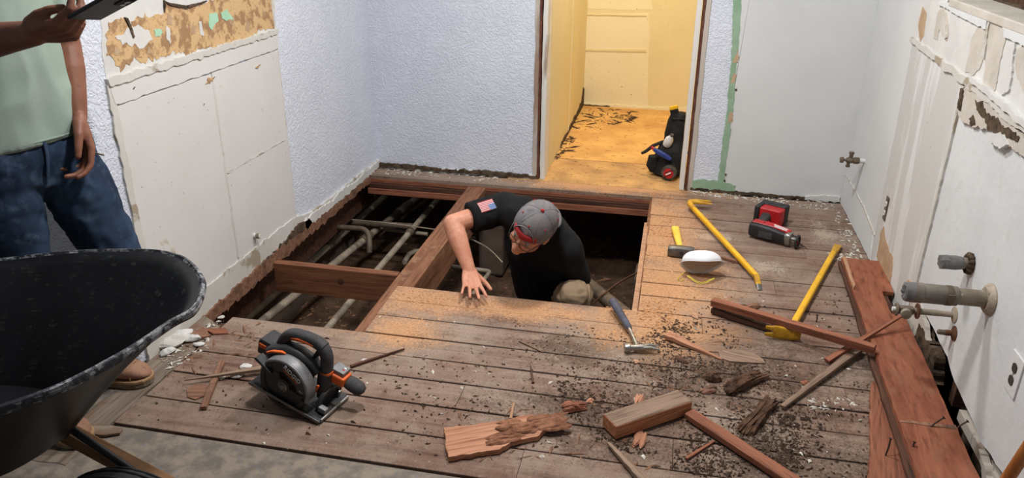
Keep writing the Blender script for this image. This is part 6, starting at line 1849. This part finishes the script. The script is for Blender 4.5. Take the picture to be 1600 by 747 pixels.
# ------------------------------------------------------------------ man standing beside the wheelbarrow with a phone
fd = V((.95, -.30, 0)).normalized(); rd = V((-.30, -.95, 0)).normalized()      # facing, his right
pel = V((-1.825, 1.80, .93)); neck = V((-1.81, 1.765, 1.52))
sR, sL = neck + rd * .185 + V((0, 0, -.06)), neck - rd * .185 + V((0, 0, -.06))
wR = at(52, 52, 1, 1.47); eR = wR + V((-.255, .045, -.045))
wL = at(121, 183, 1, 1.90); eL = V((-1.745, 1.985, 1.165))
S = thing('person', 'standing man in sage T-shirt and jeans holding a phone beside the wheelbarrow', 'person', (-1.80, 1.8, 0))
HM2 = Matrix.Identity(4)
lf = (fd * .85 + V((0, 0, -.5))).normalized(); lu = (V((0, 0, 1)) - lf * lf.z).normalized(); ll = lu.cross(lf)
hc2 = neck + V((.03, -.01, .19))
for i in range(3): HM2[i][0] = ll[i]; HM2[i][1] = -lf[i]; HM2[i][2] = lu[i]; HM2[i][3] = hc2[i]
hipL, knL, anL = V((-1.775, 1.885, .88)), V((-1.675, 1.925, .515)), V((-1.835, 1.975, .10))
hipR, knR, anR = V((-1.83, 1.715, .88)), V((-1.81, 1.70, .49)), V((-1.87, 1.69, .10))
mb = MB()
head(mb, HM2)
chain(mb, [(HM2 @ V((0, .02, -.06)), .052), (neck, .062)])
torso(mb, [(pel, .13, .09), (pel.lerp(neck, .4), .125, .09), (pel.lerp(neck, .75), .145, .10), (neck, .10, .06)], rd)
chain(mb, [(neck, .06), (sR, .05)]); chain(mb, [(neck, .06), (sL, .05)])
chain(mb, [(sR, .05), (sR.lerp(eR, .5), .047), (eR, .041), (eR.lerp(wR, .35), .043), (eR.lerp(wR, .75), .033), (wR, .028)])
chain(mb, [(sL, .05), (sL.lerp(eL, .5), .046), (eL, .040), (eL.lerp(wL, .35), .041), (eL.lerp(wL, .75), .033), (wL, .027)])
MR = mframe(wR, V((.92, -.05, .12)), V((.1, -.55, -.85)))
hand(mb, MR, curls=[(38, 48, 30), (46, 50, 32), (52, 52, 32), (58, 52, 34)], spread=3, thumb=[(.018, .024, -.010), (.048, .036, -.020), (.078, .034, -.030), (.102, .026, -.036)])
hand(mb, mframe(wL, V((.26, -.20, -.93)), V((.45, .85, 0))), curls=[(18, 30, 22), (28, 38, 26), (36, 42, 28), (42, 44, 30)], spread=3, mirror=-1, k=1.08, thumb=[(.018, .024, -.010), (.052, .040, -.024), (.082, .042, -.034), (.106, .038, -.040)])
for a_, b_, c_ in ((hipL, knL, anL), (hipR, knR, anR)):
    chain(mb, [(a_, .08), (b_, .055), (c_, .04)])
me = remeshed(mb, .0045, 3)
link('body', me, PM['skin_brown'], S, world=True)
eyes(HM2, S, PM['hair_dark'])
mb = MB()
ell(mb, (0, .022, .044), (.079, .094, .090), HM2)
for s in (-1, 1): ell(mb, (s * .064, .03, -.0), (.016, .045, .05), HM2)
link('hair', remeshed(mb, .006, 2), PM['hair_dark'], S, world=True)
# T-shirt
mb = MB()
hem = pel + V((.005, 0, -.005))
torso(mb, [(hem, .182, .128), (hem + V((0, 0, .03)), .182, .128), (pel.lerp(neck, .28), .172, .122), (pel.lerp(neck, .5), .175, .120), (pel.lerp(neck, .72), .185, .122), (pel.lerp(neck, .9), .162, .10), (neck, .085, .072)], rd)
for s_, e_ in ((sR, eR), (sL, eL)):
    chain(mb, [(neck.lerp(s_, .5), .085), (s_, .078), (s_.lerp(e_, .4), .074)])
    mb.tube([s_.lerp(e_, .3), s_.lerp(e_, .72)], [.075, .078], 18)
me = remeshed(mb, .009, 6)
wrinkle(me, .011, 5.5, 5.0, (1, 1, .55), lambda p: .4 + .6 * min(1, max(0, (1.45 - p.z) / .3)))
link('tee_shirt', me, PM['sage_tee'], S, world=True)
hr = []
for q in range(48):
    a = 2 * PI * q / 48; ca, sa = math.cos(a), math.sin(a)
    hr.append(hem + rd * .180 * math.copysign(abs(ca) ** .83, ca) + fd * .1275 * math.copysign(abs(sa) ** .83, sa) + V((0, 0, .014)))
MB().tube(hr, .0032, 6, closed=True).build('hem_stitch', PM['sage_tee'], S, smooth=60, world=True)
# jeans
mb = MB()
torso(mb, [(pel + V((0, 0, -.13)), .165, .115), (pel + V((0, 0, -.05)), .172, .125), (pel + V((0, 0, .04)), .160, .118)], rd)
for a_, b_, c_ in ((hipL, knL, anL), (hipR, knR, anR)):
    chain(mb, [(a_, .105), (a_.lerp(b_, .5), .094), (b_, .076), (b_.lerp(c_, .5), .072), (c_.lerp(b_, .12), .068)])
    mb.tube([c_.lerp(b_, .15), c_ + V((0, 0, .005))], [.068, .068], 18)
me = remeshed(mb, .009, 4)
wrinkle(me, .006, 10, 9.0, (1, 1, 1.3))
J_ = link('jeans', me, PM['denim'], S, world=True)
fp = pel + fd * .128 + V((0, 0, -.03))
MB().tube(spline([fp + rd * -.012 + V((0, 0, .05)), fp - rd * .012 + fd * .004, fp + V((0, 0, -.07)) + fd * .002], 5, False), .006, 8, squash=(1, .5)).build('fly_seam', PM['denim'], J_, smooth=60, world=True)
MB().tube([hipL + fd * .098 - rd * .06 + V((0, 0, .06)), hipL + fd * .106 - rd * .03, hipL + fd * .10 - rd * .085 + V((0, 0, -.03))], .0025, 6).build('pocket_seam', PM['denim_thread'], J_, smooth=60, world=True)
boot(S, (-1.93, 1.945, 0), FL(240, 597))
boot(S, (-1.935, 1.675, 0), FL(143, 693))
# phone
pcn = at(166, 9, 1, 1.445); e_ = (at(196, -8, 1, 1.42) - at(138, 24, 1, 1.46)).normalized()
pz = V((-.35, .25, .9)); Fp = frame(e_, pz)
t = thing('mobile_phone', 'dark mobile phone in the standing man\'s hand', 'phone', pcn - e_ * .012, Fp)
MB().box((0, 0, 0), (.155, .074, .0082)).build('phone_case', TM['black'], t, bevel=.003)
scr = NT('phone_glass', .08, .5).color((.03, .034, .04)).mat
MB().box((0, 0, .0044), (.147, .067, .0008)).build('screen', scr, t)
cb_ = MB().box((.052, .016, -.0052), (.034, .030, .0024)).build('camera_bump', TM['charcoal'], t, bevel=.001)
for k in range(2):
    MB().lathe([(0, 0), (.006, 0), (.0055, -.0012), (0, -.0013)], 14, None, (.044 + .016 * k, .016, -.0064)).build('lens', scr, cb_)
